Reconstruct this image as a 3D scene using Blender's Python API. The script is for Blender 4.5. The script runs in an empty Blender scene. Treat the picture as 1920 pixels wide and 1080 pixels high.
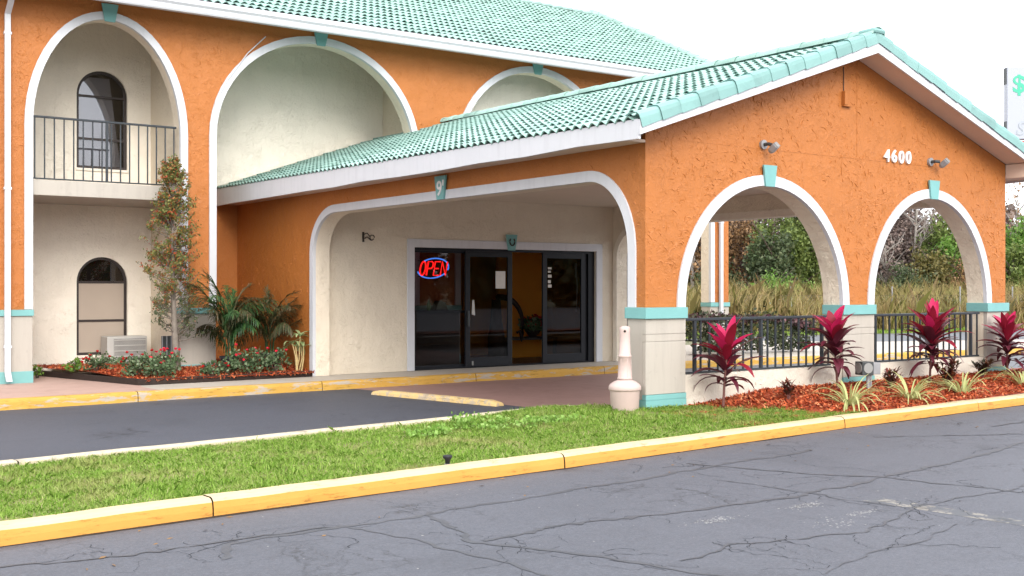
import bpy, math, random
import numpy as np
from mathutils import Vector, Matrix
from mathutils.geometry import tessellate_polygon

# ------------------------------------------------------------------ camera, light, exposure
scene = bpy.context.scene
COL = scene.collection
rad = math.radians

cam_d = bpy.data.cameras.new("camera")
cam = bpy.data.objects.new("camera", cam_d)
COL.objects.link(cam)
cam.location = (-8.663, -9.513, 1.69)
cam.rotation_euler = (rad(90), 0, -math.atan2(.582, .813))
cam_d.sensor_width = 36
cam_d.lens = 39.77
cam_d.clip_start = .05
cam_d.clip_end = 3000
scene.camera = cam

SUN_EL, SUN_AZ = 31, 196          # degrees; azimuth measured from +Y clockwise towards +X
world = bpy.data.worlds.new("World")
scene.world = world
world.use_nodes = True
wt = world.node_tree
wt.nodes.clear()
w_out = wt.nodes.new("ShaderNodeOutputWorld")
w_bg = wt.nodes.new("ShaderNodeBackground")
sky = wt.nodes.new("ShaderNodeTexSky")
sky.sky_type = 'NISHITA'
sky.sun_disc = False
sky.sun_elevation = rad(SUN_EL)
sky.sun_rotation = rad(SUN_AZ)
sky.air_density = 1.0
sky.dust_density = 4.0
sky.ozone_density = 1.0
hsv = wt.nodes.new("ShaderNodeHueSaturation")
hsv.inputs["Saturation"].default_value = .3
cloud = wt.nodes.new("ShaderNodeMix")
cloud.data_type = 'RGBA'
cloud.inputs[0].default_value = .72           # an even sheet of cloud over the clear sky
cloud.inputs[7].default_value = (11.2, 11.4, 12.0, 1)
w_bg.inputs["Strength"].default_value = .1
wt.links.new(sky.outputs[0], hsv.inputs["Color"])
wt.links.new(hsv.outputs[0], cloud.inputs[6])
wt.links.new(cloud.outputs[2], w_bg.inputs["Color"])
wt.links.new(w_bg.outputs[0], w_out.inputs["Surface"])

sun_d = bpy.data.lights.new("sun", 'SUN')
sun_d.energy = .85
sun_d.angle = rad(28)
sun_d.color = (1.0, .95, .88)
sun = bpy.data.objects.new("sun", sun_d)
COL.objects.link(sun)
sd = Vector((math.sin(rad(SUN_AZ)) * math.cos(rad(SUN_EL)), math.cos(rad(SUN_AZ)) * math.cos(rad(SUN_EL)), math.sin(rad(SUN_EL))))
sun.rotation_euler = sd.to_track_quat('Z', 'Y').to_euler()
sun.location = (0, -30, 40)

vs = scene.view_settings
vs.view_transform = 'Standard'
vs.look = 'None'
vs.exposure = 1.4
vs.gamma = 1
vs.use_curve_mapping = False
scene.render.engine = 'CYCLES'
try:
    scene.cycles.use_denoising = True
    scene.cycles.denoiser = 'OPENIMAGEDENOISE'
except Exception:
    pass
scene.cycles.max_bounces = 8
scene.cycles.transparent_max_bounces = 16

# ------------------------------------------------------------------ materials
MATS = {}


class NT:
    def __init__(s, name):
        s.m = bpy.data.materials.new(name)
        s.m.use_nodes = True
        s.t = s.m.node_tree
        s.b = s.t.nodes["Principled BSDF"]
        s.out = s.t.nodes["Material Output"]
        s._co = None

    def n(s, kind, **kw):
        nd = s.t.nodes.new(kind)
        for k, v in kw.items():
            if hasattr(nd, k):
                setattr(nd, k, v)
        return nd

    def l(s, a, b):
        s.t.links.new(a, b)

    def co(s):
        if s._co is None:
            g = s.n("ShaderNodeNewGeometry")
            s._co = g.outputs["Position"]
        return s._co

    def noise(s, scale, detail=3, rough=.55, dist=0., vec=None, stretch=None):
        nd = s.n("ShaderNodeTexNoise")
        nd.inputs["Scale"].default_value = scale
        nd.inputs["Detail"].default_value = detail
        nd.inputs["Roughness"].default_value = rough
        nd.inputs["Distortion"].default_value = dist
        v = vec or s.co()
        if stretch:
            mp = s.n("ShaderNodeMapping")
            mp.inputs["Scale"].default_value = stretch
            s.l(v, mp.inputs["Vector"])
            v = mp.outputs[0]
        s.l(v, nd.inputs["Vector"])
        return nd.outputs["Fac"]

    def ramp(s, fac, stops):
        r = s.n("ShaderNodeValToRGB")
        e = r.color_ramp.elements
        while len(e) < len(stops):
            e.new(.5)
        for i, (p, c) in enumerate(stops):
            e[i].position = p
            if not isinstance(c, (tuple, list)):
                c = (c, c, c)
            e[i].color = (c[0], c[1], c[2], 1)
        s.l(fac, r.inputs["Fac"])
        return r.outputs["Color"]

    def mix(s, fac, a, b, mode='MIX'):
        m = s.n("ShaderNodeMix")
        m.data_type = 'RGBA'
        m.blend_type = mode
        for sock, v in ((0, fac), (6, a), (7, b)):
            if isinstance(v, (int, float)):
                m.inputs[sock].default_value = v
            elif isinstance(v, (tuple, list)):
                m.inputs[sock].default_value = (v[0], v[1], v[2], 1)
            else:
                s.l(v, m.inputs[sock])
        return m.outputs[2]

    def color(s, c):
        if isinstance(c, (tuple, list)):
            s.b.inputs["Base Color"].default_value = (c[0], c[1], c[2], 1)
        else:
            s.l(c, s.b.inputs["Base Color"])

    def rough(s, r, spec=.3):
        if isinstance(r, (int, float)):
            s.b.inputs["Roughness"].default_value = r
        else:
            s.l(r, s.b.inputs["Roughness"])
        s.b.inputs["Specular IOR Level"].default_value = spec

    def bump(s, height, strength=.3, dist=.02):
        bp = s.n("ShaderNodeBump")
        bp.inputs["Strength"].default_value = strength
        bp.inputs["Distance"].default_value = dist
        s.l(height, bp.inputs["Height"])
        s.l(bp.outputs[0], s.b.inputs["Normal"])

    def done(s):
        MATS[s.m.name] = s.m
        return s.m


def simple(name, c, rough=.6, spec=.3, var=.12, scale=3., bump=0., metal=0.):
    k = NT(name)
    f = k.noise(scale, 4)
    k.color(k.mix(f, tuple(v * (1 - var) for v in c), tuple(min(1, v * (1 + var)) for v in c)))
    k.rough(rough, spec)
    k.b.inputs["Metallic"].default_value = metal
    if bump:
        k.bump(k.noise(60, 4), bump, .01)
    return k.done()


def stucco(name, c, ridge=.5, var=.1):
    """skip-trowelled render: smeared pats with ragged lifted edges"""
    k = NT(name)
    big = k.noise(.8, 4)
    col = k.mix(big, tuple(v * (1 - var) for v in c), tuple(min(1, v * (1 + var)) for v in c))
    warp = k.n("ShaderNodeTexNoise")
    warp.inputs["Scale"].default_value = 5
    warp.inputs["Detail"].default_value = 2
    k.l(k.co(), warp.inputs["Vector"])
    add = k.n("ShaderNodeVectorMath", operation='MULTIPLY_ADD')
    k.l(warp.outputs["Color"], add.inputs[0])
    add.inputs[1].default_value = (.22, .22, .22)
    k.l(k.co(), add.inputs[2])
    a = k.noise(6.5, 5, .62, .9, vec=add.outputs[0], stretch=(1.15, 1.15, .9))
    edge = k.ramp(a, [(0, 0), (.405, .02), (.425, .34), (.5, .30), (.515, .62), (.585, .56), (.60, 1), (1, .9)])
    b = k.noise(38, 4, .65)
    gate = k.ramp(k.noise(2.8, 5, .6), [(0, .1), (.42, .2), (.56, .6), (.66, 1), (1, 1)])
    h = k.mix(.07, k.mix(1., edge, gate, 'MULTIPLY'), b)
    k.bump(h, ridge, .06)
    streak = k.ramp(k.noise(3.2, 5, .65, .3, stretch=(2.2, 2.2, .22)), [(0, .9), (.42, .985), (.55, 1), (1, 1.01)])
    col = k.mix(1., col, streak, 'MULTIPLY')
    dirt = k.ramp(k.noise(14, 5, .7), [(0, .82), (.35, 1), (1, 1)])
    k.color(k.mix(1., col, dirt, 'MULTIPLY'))
    k.rough(.6, .55)
    return k.done()


ORANGE = stucco("orange_stucco", (.425, .141, .025), .5)
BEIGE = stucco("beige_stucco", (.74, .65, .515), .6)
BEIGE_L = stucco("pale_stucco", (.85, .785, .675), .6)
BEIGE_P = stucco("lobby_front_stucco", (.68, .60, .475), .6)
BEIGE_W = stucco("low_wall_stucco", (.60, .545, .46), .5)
def cream_mat():
    k = NT("cream_paint")
    c = k.mix(k.noise(2, 4), (.40, .365, .315), (.44, .405, .355))
    st = k.ramp(k.noise(4, 5, .65, .2, stretch=(2.5, 2.5, .25)), [(0, .80), (.40, .95), (.52, 1), (1, 1.02)])
    sp = k.ramp(k.noise(10, 6, .7), [(0, .7), (.33, .93), (.42, 1), (1, 1)])
    k.color(k.mix(1., k.mix(1., c, st, 'MULTIPLY'), sp, 'MULTIPLY'))
    k.rough(.6, .3)
    k.bump(k.noise(50, 4), .15, .01)
    return k.done()


CREAM = cream_mat()


def white_mat():
    k = NT("white_trim_paint")
    f = k.noise(2.5, 5, .65)
    c = k.mix(f, (.53, .54, .565), (.61, .615, .64))
    st = k.ramp(k.noise(9, 6, .7), [(0, .78), (.36, 1), (1, 1)])
    run = k.ramp(k.noise(5, 5, .65, .2, stretch=(2.2, 2.2, .3)), [(0, .82), (.40, .96), (.5, 1), (1, 1.01)])
    k.color(k.mix(1., k.mix(1., c, st, 'MULTIPLY'), run, 'MULTIPLY'))
    k.rough(.5, .35)
    k.bump(k.noise(40, 3), .08, .01)
    return k.done()


WHITE = white_mat()
TEAL = simple("teal_paint", (.17, .38, .37), .55, .35, .12, 5, .1)
DARKMETAL = simple("black_railing_paint", (.022, .028, .034), .42, .45, .15, 6, .05)
BRONZE = simple("bronze_window_frame", (.035, .026, .024), .45, .4, .15, 8)
DOORFRAME = simple("dark_door_frame", (.009, .010, .014), .45, .25, .15, 8)
PINKPLASTIC = simple("pink_beige_plastic", (.52, .40, .365), .55, .35, .06, 7, .1)
GREYMETAL = simple("grey_metal", (.30, .30, .31), .45, .5, .15, 10, 0, .3)
DARKGREY = simple("dark_grey_casting", (.045, .05, .052), .5, .4, .2, 12, .1)
ACGREY = simple("ac_enamel", (.46, .45, .42), .5, .4, .1, 6)
ACDARK = simple("ac_shadow_slots", (.09, .09, .09), .7, .2)
SOFFIT = simple("soffit_board", (.66, .52, .42), .7, .2, .08, 2)
CEIL = simple("ceiling_paint", (.64, .57, .47), .8, .2, .06, 1)
POT = simple("black_plastic_pot", (.018, .018, .022), .5, .3)
LENS = simple("lamp_glass", (.26, .26, .25), .2, .5)
WOODTRIM = simple("dark_timber_edging", (.035, .024, .02), .8, .2, .3, 14, .3)
IRON = simple("rusty_iron", (.045, .035, .028), .7, .3, .3, 30)
PAPER = simple("paper_notice", (.62, .60, .55), .8, .1, .1, 20)
CURTAIN = simple("curtain_cloth", (.52, .50, .49), .9, .1, .08, 4)
BLIND = simple("beige_blind", (.40, .335, .275), .8, .2, .05, 3)
INTDARK = simple("dark_interior", (.03, .022, .018), .8, .2)
INTORANGE = simple("lobby_orange_wall", (.78, .36, .05), .7, .2, .08, 2)
INTFLOOR = simple("lobby_floor", (.16, .12, .10), .35, .4)
DESK = simple("desk_laminate", (.055, .05, .05), .45, .4)
BOTTLE = simple("green_bottle", (.10, .35, .08), .25, .5)
SIGNWHITE = simple("sign_face", (.36, .38, .43), .4, .4, .03, 1)
SIGNTEAL = simple("sign_lettering_green", (.04, .40, .25), .4, .4)
SIGNGREY = simple("sign_lettering_grey", (.30, .34, .36), .4, .4)
SIGNRED = simple("sign_red_panel", (.35, .03, .03), .45, .4)
DIGITS = simple("white_digit_enamel", (.80, .79, .78), .4, .4)


def emit(name, c, st):
    k = NT(name)
    k.b.inputs["Base Color"].default_value = (c[0] * .3, c[1] * .3, c[2] * .3, 1)
    k.b.inputs["Emission Color"].default_value = (*c, 1)
    k.b.inputs["Emission Strength"].default_value = st
    return k.done()


NEONRED = emit("red_neon_tube", (1, .012, .012), 1.6)
NEONBLUE = emit("blue_neon_tube", (.06, .25, 1), 1.1)


def tile_mat(name, lo, hi):
    k = NT(name)
    f = k.noise(2.6, 5, .6)
    c = k.mix(f, lo, hi)
    chip = k.ramp(k.noise(11, 5, .7), [(0, .55), (.33, .9), (.42, 1), (1, 1)])
    oi = k.n("ShaderNodeObjectInfo")
    c = k.mix(1., c, k.ramp(oi.outputs["Random"], [(0, .80), (.15, .93), (.8, 1.0), (1, 1.07)]), 'MULTIPLY')
    mil = k.ramp(k.noise(1.1, 6, .7, .5), [(0, .62), (.36, .88), (.47, 1), (1, 1.03)])
    c = k.mix(1., c, mil, 'MULTIPLY')
    k.color(k.mix(1., c, chip, 'MULTIPLY'))
    k.rough(.5, .4)
    k.bump(k.noise(70, 3), .12, .006)
    return k.done()


TILE = tile_mat("mint_roof_tile", (.21, .365, .315), (.34, .49, .44))
RAKE = tile_mat("mint_rake_tile", (.175, .345, .32), (.24, .415, .39))
DECK = simple("roof_underlay", (.13, .19, .17), .9, .1)


def yellow_mat(name, lo, hi, conc, thr, st=None):
    k = NT(name)
    c = k.mix(k.noise(3, 5), lo, hi)
    wear = k.ramp(k.noise(7, 7, .72, .6, stretch=st), [(0, 1), (thr, 1), (thr + .04, 0), (1, 0)])
    scuff = k.ramp(k.noise(5, 6, .7, 0, stretch=(1, 1, 5)), [(0, .3), (.36, .62), (.42, .93), (.48, 1), (1, 1)])
    k.color(k.mix(1., k.mix(wear, c, conc), scuff, 'MULTIPLY'))
    k.rough(.7, .25)
    k.bump(k.noise(24, 6, .7), .3, .01)
    return k.done()


YELLOW = yellow_mat("yellow_kerb_paint", (.56, .26, .05), (.63, .32, .075), (.40, .29, .16), .27)
YELLOWTOP = yellow_mat("faded_skylit_kerb_top", (.52, .40, .22), (.60, .49, .31), (.40, .35, .27), .31)  # cream tone: faded paint, with sky brightness also painted into the colour
YELLOWOLD = yellow_mat("worn_yellow_paint", (.48, .27, .045), (.58, .35, .08), (.42, .36, .29), .42, (.3, 1, 1.6))
CONCRETE_EDGE = yellow_mat("sandy_kerb_concrete", (.48, .41, .29), (.58, .50, .37), (.36, .31, .24), .38)


DIRT = simple("gutter_dirt", (.045, .036, .026), .9, .1, .5, 30, .4)


def asphalt(name, c, cracks=True):
    k = NT(name)
    big = k.noise(.45, 5, .6)
    col = k.mix(big, tuple(v * .8 for v in c), tuple(v * 1.2 for v in c))
    streak = k.ramp(k.noise(1.2, 5, .6, .4, stretch=(.35, 1.8, 1)), [(0, .86), (.5, 1), (1, 1.08)])
    col = k.mix(1., col, streak, 'MULTIPLY')
    grain = k.noise(160, 3, .8)
    col = k.mix(1., col, k.ramp(grain, [(0, .55), (.42, .92), (.6, 1.06), (.74, 1.8)]), 'MULTIPLY')
    col = k.mix(1., col, k.ramp(k.noise(48, 4, .8), [(0, .5), (.40, .86), (.52, 1.02), (.66, 1.22), (.78, 1.7)]), 'MULTIPLY')
    col = k.mix(1., col, k.ramp(k.noise(13, 5, .75), [(0, .78), (.42, .96), (.6, 1.04), (1, 1.15)]), 'MULTIPLY')
    col = k.mix(1., col, k.ramp(k.noise(.8, 4, .6, 1.), [(0, .74), (.36, .9), (.45, 1), (1, 1.05)]), 'MULTIPLY')
    hgt = k.noise(90, 4, .7)
    if cracks:
        warp = k.n("ShaderNodeTexNoise")
        warp.inputs["Scale"].default_value = 1.6
        warp.inputs["Detail"].default_value = 6
        warp.inputs["Roughness"].default_value = .65
        k.l(k.co(), warp.inputs["Vector"])
        add = k.n("ShaderNodeVectorMath", operation='MULTIPLY_ADD')
        k.l(warp.outputs["Color"], add.inputs[0])
        add.inputs[1].default_value = (.75, .75, 0)
        k.l(k.co(), add.inputs[2])
        for sc, wd, dk, g0 in ((.7, .006, .45, .35), (1.7, .006, .5, .5), (3.6, .005, .6, .4)):
            v = k.n("ShaderNodeTexVoronoi", feature='DISTANCE_TO_EDGE')
            v.inputs["Scale"].default_value = sc
            k.l(add.outputs[0], v.inputs["Vector"])
            line = k.ramp(v.outputs["Distance"], [(0, dk), (wd * sc, dk + .2), (wd * sc * 2.2, 1), (1, 1)])
            gate = k.ramp(k.noise(.9 if g0 else .6, 3), [(0, 1), (.45 + g0 * .12, 1), (.62 + g0 * .08, 0), (1, 0)])
            line = k.mix(gate, line, (1, 1, 1)) if g0 else line
            col = k.mix(1., col, line, 'MULTIPLY')
            hgt = k.mix(.5, hgt, line, 'MULTIPLY')
    k.color(col)
    k.rough(.62, .38)
    k.bump(hgt, .55, .008)
    return k.done()


ASPHALT = asphalt("front_asphalt", (.090, .096, .114))
ASPHALT_D = asphalt("driveway_asphalt", (.066, .072, .090), True)
ASPHALT_L = asphalt("rear_asphalt", (.12, .125, .135), False)
SEAL = simple("crack_sealer", (.063, .067, .077), .55, .4, .3, 9, .3)
OLDPAINT = yellow_mat("faded_road_paint", (.20, .19, .17), (.27, .25, .22), (.10, .105, .115), .5)
GRIT = simple("pale_grit", (.34, .335, .33), .8, .2, .3, 40)


def paved(name, lo, hi, dark):
    k = NT(name)
    c = k.mix(k.noise(1.6, 6, .65), lo, hi)
    st = k.ramp(k.noise(3.5, 7, .75, .8), [(0, dark), (.4, .9), (.5, 1), (1, 1.05)])
    k.color(k.mix(1., c, st, 'MULTIPLY'))
    k.rough(.62, .3)
    k.bump(k.noise(30, 5, .7), .25, .006)
    return k.done()


REDFLOOR = paved("red_brown_drive_paint", (.27, .16, .14), (.36, .225, .20), .5)
SIDEWALK = paved("pale_concrete", (.42, .37, .31), (.52, .47, .405), .7)
SIDEPINK = paved("pink_painted_concrete", (.42, .275, .225), (.50, .345, .29), .82)
SOIL = paved("turf_soil", (.15, .17, .05), (.25, .20, .09), .6)
REEDSOIL = paved("verge_soil", (.10, .11, .035), (.16, .14, .06), .6)
GROUND = paved("far_ground", (.10, .11, .04), (.16, .15, .07), .6)


def leafmat(name, stops, trans=.25, rough=.5, patch=None):
    """leaf colour picked per leaf (mesh island)"""
    k = NT(name)
    g = k.n("ShaderNodeNewGeometry")
    c = k.ramp(g.outputs["Random Per Island"], stops)
    if patch:
        f = k.ramp(k.noise(patch[0], 5, .65), [(0, 0), (patch[1], 0), (patch[1] + .14, 1), (1, 1)])
        c = k.mix(k.mix(1., f, (patch[3],) * 3, 'MULTIPLY'), c, patch[2])
    k.color(c)
    k.rough(rough, .3)
    if trans:
        tr = k.n("ShaderNodeBsdfTranslucent")
        k.l(c, tr.inputs["Color"])
        mx = k.n("ShaderNodeMixShader")
        mx.inputs[0].default_value = trans
        k.l(k.b.outputs[0], mx.inputs[1])
        k.l(tr.outputs[0], mx.inputs[2])
        k.l(mx.outputs[0], k.out.inputs["Surface"])
    return k.done()


GRASS = leafmat("lawn_blades", [(0, (.15, .27, .035)), (.35, (.23, .40, .055)), (.7, (.32, .51, .08)), (.92, (.44, .58, .15)), (1, (.58, .54, .28))], .4, .6, (1.5, .53, (.52, .47, .22), .6))
REEDS = leafmat("reed_blades", [(0, (.17, .15, .05)), (.3, (.32, .24, .09)), (.6, (.44, .31, .15)), (.8, (.24, .24, .06)), (1, (.58, .42, .22))], .25, .6, (.45, .5, (.22, .27, .07), .6))
MULCH = leafmat("red_mulch_chips", [(0, (.16, .026, .012)), (.4, (.36, .060, .018)), (.75, (.48, .10, .03)), (1, (.58, .26, .12))], 0, .8)
MULCHBASE = paved("red_mulch_bed", (.20, .035, .014), (.34, .06, .02), .5)
TI_PINK = leafmat("ti_pink_leaf", [(0, (.42, .012, .07)), (.5, (.58, .025, .12)), (1, (.36, .012, .04))], .3, .4)
TI_RED = leafmat("ti_red_leaf", [(0, (.16, .010, .022)), (.5, (.28, .014, .034)), (1, (.11, .01, .02))], .25, .35)
TI_DARK = leafmat("ti_maroon_leaf", [(0, (.055, .012, .020)), (.5, (.10, .016, .028)), (1, (.14, .03, .05))], .15, .35)
TI_STEM = simple("ti_stem_bark", (.16, .07, .06), .7, .2, .3, 20)
LILY = leafmat("striped_lily_blade", [(0, (.30, .38, .12)), (.5, (.46, .50, .20)), (1, (.60, .60, .34))], .3)
CROTON = leafmat("croton_leaf", [(0, (.025, .035, .012)), (.4, (.08, .025, .02)), (.75, (.16, .03, .025)), (1, (.30, .10, .03))], .15, .4)
CROTON_G = leafmat("croton_dark_leaf", [(0, (.02, .03, .012)), (.6, (.06, .035, .02)), (1, (.14, .05, .025))], .15, .4)
ROSE_L = leafmat("rose_leaf", [(0, (.05, .09, .035)), (.5, (.10, .16, .07)), (.85, (.17, .23, .12)), (1, (.28, .34, .22))], .25)
ROSE_G = leafmat("lime_shrub_leaf", [(0, (.08, .16, .02)), (1, (.20, .33, .06))], .25)
ROSE_F = simple("rose_petal", (.72, .03, .07), .6, .2, .3, 30)
ROSE_F2 = simple("dark_rose_petal", (.45, .02, .02), .6, .2, .3, 30)
PALM = leafmat("palm_leaflet", [(0, (.015, .045, .014)), (.6, (.03, .085, .022)), (1, (.07, .14, .04))], .2, .4)
PALM_DRY = leafmat("palm_dark_leaflet", [(0, (.04, .05, .02)), (.5, (.07, .08, .03)), (1, (.13, .09, .05))], .2, .5)
CANE = leafmat("cane_leaf", [(0, (.20, .30, .10)), (.5, (.34, .44, .20)), (1, (.48, .50, .28))], .3)
CANESTEM = simple("pale_cane", (.50, .38, .18), .7, .2, .3, 20)
BARK = simple("grey_bark", (.21, .18, .15), .9, .2, .35, 14, .5)
BARKDARK = simple("brown_bark", (.10, .075, .06), .9, .2, .35, 14, .5)
BARKPALE = simple("pale_bare_wood", (.30, .27, .24), .9, .2, .25, 14, .3)
COLUMNLEAF = leafmat("column_tree_leaf", [(0, (.08, .11, .03)), (.45, (.17, .20, .06)), (.70, (.28, .24, .07)), (.82, (.36, .12, .04)), (.93, (.46, .06, .03)), (1, (.52, .22, .06))], .25)
COLUMNLOW = leafmat("column_tree_low_leaf", [(0, (.06, .09, .04)), (.5, (.12, .16, .08)), (.9, (.22, .25, .12)), (1, (.40, .10, .04))], .25)
WEED = leafmat("weed_leaf", [(0, (.13, .25, .035)), (.6, (.22, .38, .07)), (1, (.34, .48, .15))], .25)
HEDGE_P = leafmat("purple_hedge_leaf", [(0, (.03, .015, .018)), (.45, (.09, .03, .045)), (.75, (.05, .06, .025)), (1, (.18, .08, .09))], .15)
HEDGE_G = leafmat("dark_hedge_leaf", [(0, (.02, .03, .012)), (.6, (.05, .065, .025)), (1, (.14, .15, .09))], .15)
TREE_MATS = {
    'green': leafmat("tree_green", [(0, (.07, .105, .025)), (.5, (.14, .19, .045)), (1, (.23, .28, .08))], .3),
    'lime': leafmat("tree_lime", [(0, (.07, .15, .02)), (.5, (.13, .25, .04)), (1, (.22, .34, .08))], .25),
    'dark': leafmat("tree_dark", [(0, (.035, .055, .022)), (.6, (.07, .10, .04)), (1, (.13, .15, .07))], .2),
    'brown': leafmat("tree_brown", [(0, (.12, .075, .04)), (.5, (.25, .145, .07)), (1, (.40, .235, .11))], .2),
    'purple': leafmat("tree_purple", [(0, (.08, .06, .052)), (.5, (.17, .12, .105)), (1, (.28, .205, .17))], .15),
    'olive': leafmat("tree_olive", [(0, (.07, .07, .02)), (.5, (.14, .12, .035)), (1, (.22, .18, .06))], .2),
}


def glass_mat(name, tint, base):
    k = NT(name)
    k.t.nodes.remove(k.b)
    tr = k.n("ShaderNodeBsdfTransparent")
    tr.inputs["Color"].default_value = (*tint, 1)
    gl = k.n("ShaderNodeBsdfGlossy")
    gl.inputs["Roughness"].default_value = .015
    gl.inputs["Color"].default_value = (.9, .92, .95, 1)
    fr = k.n("ShaderNodeFresnel")
    fr.inputs["IOR"].default_value = base
    mx = k.n("ShaderNodeMixShader")
    k.l(fr.outputs[0], mx.inputs[0])
    k.l(tr.outputs[0], mx.inputs[1])
    k.l(gl.outputs[0], mx.inputs[2])
    k.l(mx.outputs[0], k.out.inputs["Surface"])
    return k.done()


GLASS = glass_mat("tinted_door_glass", (.60, .58, .56), 1.32)
GLASSW = glass_mat("window_glass", (.70, .70, .72), 1.9)

# ------------------------------------------------------------------ mesh helpers
W = {}


def wo(o):
    return W.get(o.name, Vector((0, 0, 0))) if o is not None else Vector((0, 0, 0))


def setp(o, label=None, cat=None, group=None, kind=None):
    for k, v in (("label", label), ("category", cat), ("group", group), ("kind", kind)):
        if v:
            o[k] = v
    return o


def thing(name, loc, label, cat, group=None):
    o = bpy.data.objects.new(name, None)
    o.empty_display_size = .2
    COL.objects.link(o)
    o.location = loc
    W[o.name] = Vector(loc)
    return setp(o, label, cat, group)


def add_obj(name, me, mat, parent=None, smooth=False):
    o = bpy.data.objects.new(name, me)
    COL.objects.link(o)
    for m in (mat if isinstance(mat, (list, tuple)) else [mat]):
        me.materials.append(m)
    if parent is not None:
        o.parent = parent
    W[o.name] = wo(parent)
    if smooth:
        me.polygons.foreach_set("use_smooth", [True] * len(me.polygons))
    return o


class MB:
    def __init__(s):
        s.v, s.f, s.mi = [], [], []
        s.cur = 0

    def add(s, vs_, fs_):
        b = len(s.v)
        s.v += [tuple(v) for v in vs_]
        s.f += [tuple(i + b for i in f) for f in fs_]
        s.mi += [s.cur] * len(fs_)
        return s

    def box(s, x0, x1, y0, y1, z0, z1):
        return s.add([(x0, y0, z0), (x1, y0, z0), (x1, y1, z0), (x0, y1, z0), (x0, y0, z1), (x1, y0, z1), (x1, y1, z1), (x0, y1, z1)],
                     [(0, 3, 2, 1), (4, 5, 6, 7), (0, 1, 5, 4), (1, 2, 6, 5), (2, 3, 7, 6), (3, 0, 4, 7)])

    def obox(s, c, size, rot):
        hx, hy, hz = (v / 2 for v in size)
        c = Vector(c)
        vs_ = [c + rot @ Vector((x, y, z)) for z in (-hz, hz) for x, y in ((-hx, -hy), (hx, -hy), (hx, hy), (-hx, hy))]
        return s.add(vs_, [(0, 3, 2, 1), (4, 5, 6, 7), (0, 1, 5, 4), (1, 2, 6, 5), (2, 3, 7, 6), (3, 0, 4, 7)])

    def tube(s, pts, r, n=8, cap=True, closed=False):
        pts = [Vector(p) for p in pts]
        m = len(pts)
        rs = r if isinstance(r, (list, tuple)) else [r] * m
        rings = []
        ref = None
        for i, p in enumerate(pts):
            if closed:
                t = pts[(i + 1) % m] - pts[(i - 1) % m]
            else:
                t = pts[min(i + 1, m - 1)] - pts[max(i - 1, 0)]
            t.normalize()
            if ref is None:
                ref = Vector((0, 0, 1)) if abs(t.z) < .9 else Vector((1, 0, 0))
            u = t.cross(ref)
            if u.length < 1e-4:
                u = t.cross(Vector((0, 1, 0)))
            u.normalize()
            w = t.cross(u).normalized()
            ref = -w if False else ref
            rings.append([p + (u * math.cos(2 * math.pi * j / n) + w * math.sin(2 * math.pi * j / n)) * rs[i] for j in range(n)])
        vs_ = [q for rg in rings for q in rg]
        fs_ = []
        k = m if closed else m - 1
        for i in range(k):
            a, b = i * n, ((i + 1) % m) * n
            for j in range(n):
                fs_.append((a + j, a + (j + 1) % n, b + (j + 1) % n, b + j))
        if cap and not closed:
            fs_.append(tuple(range(n - 1, -1, -1)))
            fs_.append(tuple((m - 1) * n + j for j in range(n)))
        return s.add(vs_, fs_)

    def lathe(s, prof, c, n=24):
        vs_ = []
        for r, z in prof:
            vs_ += [(c[0] + r * math.cos(2 * math.pi * j / n), c[1] + r * math.sin(2 * math.pi * j / n), c[2] + z) for j in range(n)]
        fs_ = []
        for i in range(len(prof) - 1):
            for j in range(n):
                fs_.append((i * n + j, i * n + (j + 1) % n, (i + 1) * n + (j + 1) % n, (i + 1) * n + j))
        fs_.append(tuple(range(n - 1, -1, -1)))
        fs_.append(tuple((len(prof) - 1) * n + j for j in range(n)))
        return s.add(vs_, fs_)

    def prism(s, poly, fn, w0, w1, holes=()):
        """poly, holes in (u, v); fn(u, v, w) -> xyz; solid between w0 and w1"""
        loops = [poly] + list(holes)
        flat = [p for lp in loops for p in lp]
        tris = tessellate_polygon([[Vector((p[0], p[1], 0)) for p in lp] for lp in loops])
        n = len(flat)
        vs_ = [fn(p[0], p[1], w0) for p in flat] + [fn(p[0], p[1], w1) for p in flat]
        fs_ = []
        for t in tris:
            fs_.append(tuple(t))
            fs_.append(tuple(i + n for i in reversed(t)))
        b = 0
        for lp in loops:
            m = len(lp)
            for i in range(m):
                j = (i + 1) % m
                fs_.append((b + i, b + j, n + b + j, n + b + i))
            b += m
        return s.add(vs_, fs_)

    def band(s, inner, outer, fn, w0, w1):
        """solid strip between two open polylines"""
        n = len(inner)
        vs_ = []
        for w in (w0, w1):
            vs_ += [fn(p[0], p[1], w) for p in inner] + [fn(p[0], p[1], w) for p in outer]
        fs_ = []
        for i in range(n - 1):
            a, b, c, d = i, i + 1, n + i + 1, n + i
            fs_.append((a, b, c, d))
            fs_.append((2 * n + a, 2 * n + d, 2 * n + c, 2 * n + b))
            fs_.append((a, 2 * n + a, 2 * n + b, b))
            fs_.append((d, c, 2 * n + c, 2 * n + d))
        for i in (0, n - 1):
            fs_.append((i, n + i, 3 * n + i, 2 * n + i))
        return s.add(vs_, fs_)

    def mesh(s, name, base=Vector((0, 0, 0)), fixn=True):
        me = bpy.data.meshes.new(name)
        me.from_pydata([(v[0] - base[0], v[1] - base[1], v[2] - base[2]) for v in s.v], [], s.f)
        if any(s.mi):
            me.polygons.foreach_set("material_index", s.mi)
        if fixn:
            import bmesh
            bm = bmesh.new()
            bm.from_mesh(me)
            bmesh.ops.recalc_face_normals(bm, faces=bm.faces)
            bm.to_mesh(me)
            bm.free()
        me.update()
        return me

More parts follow.
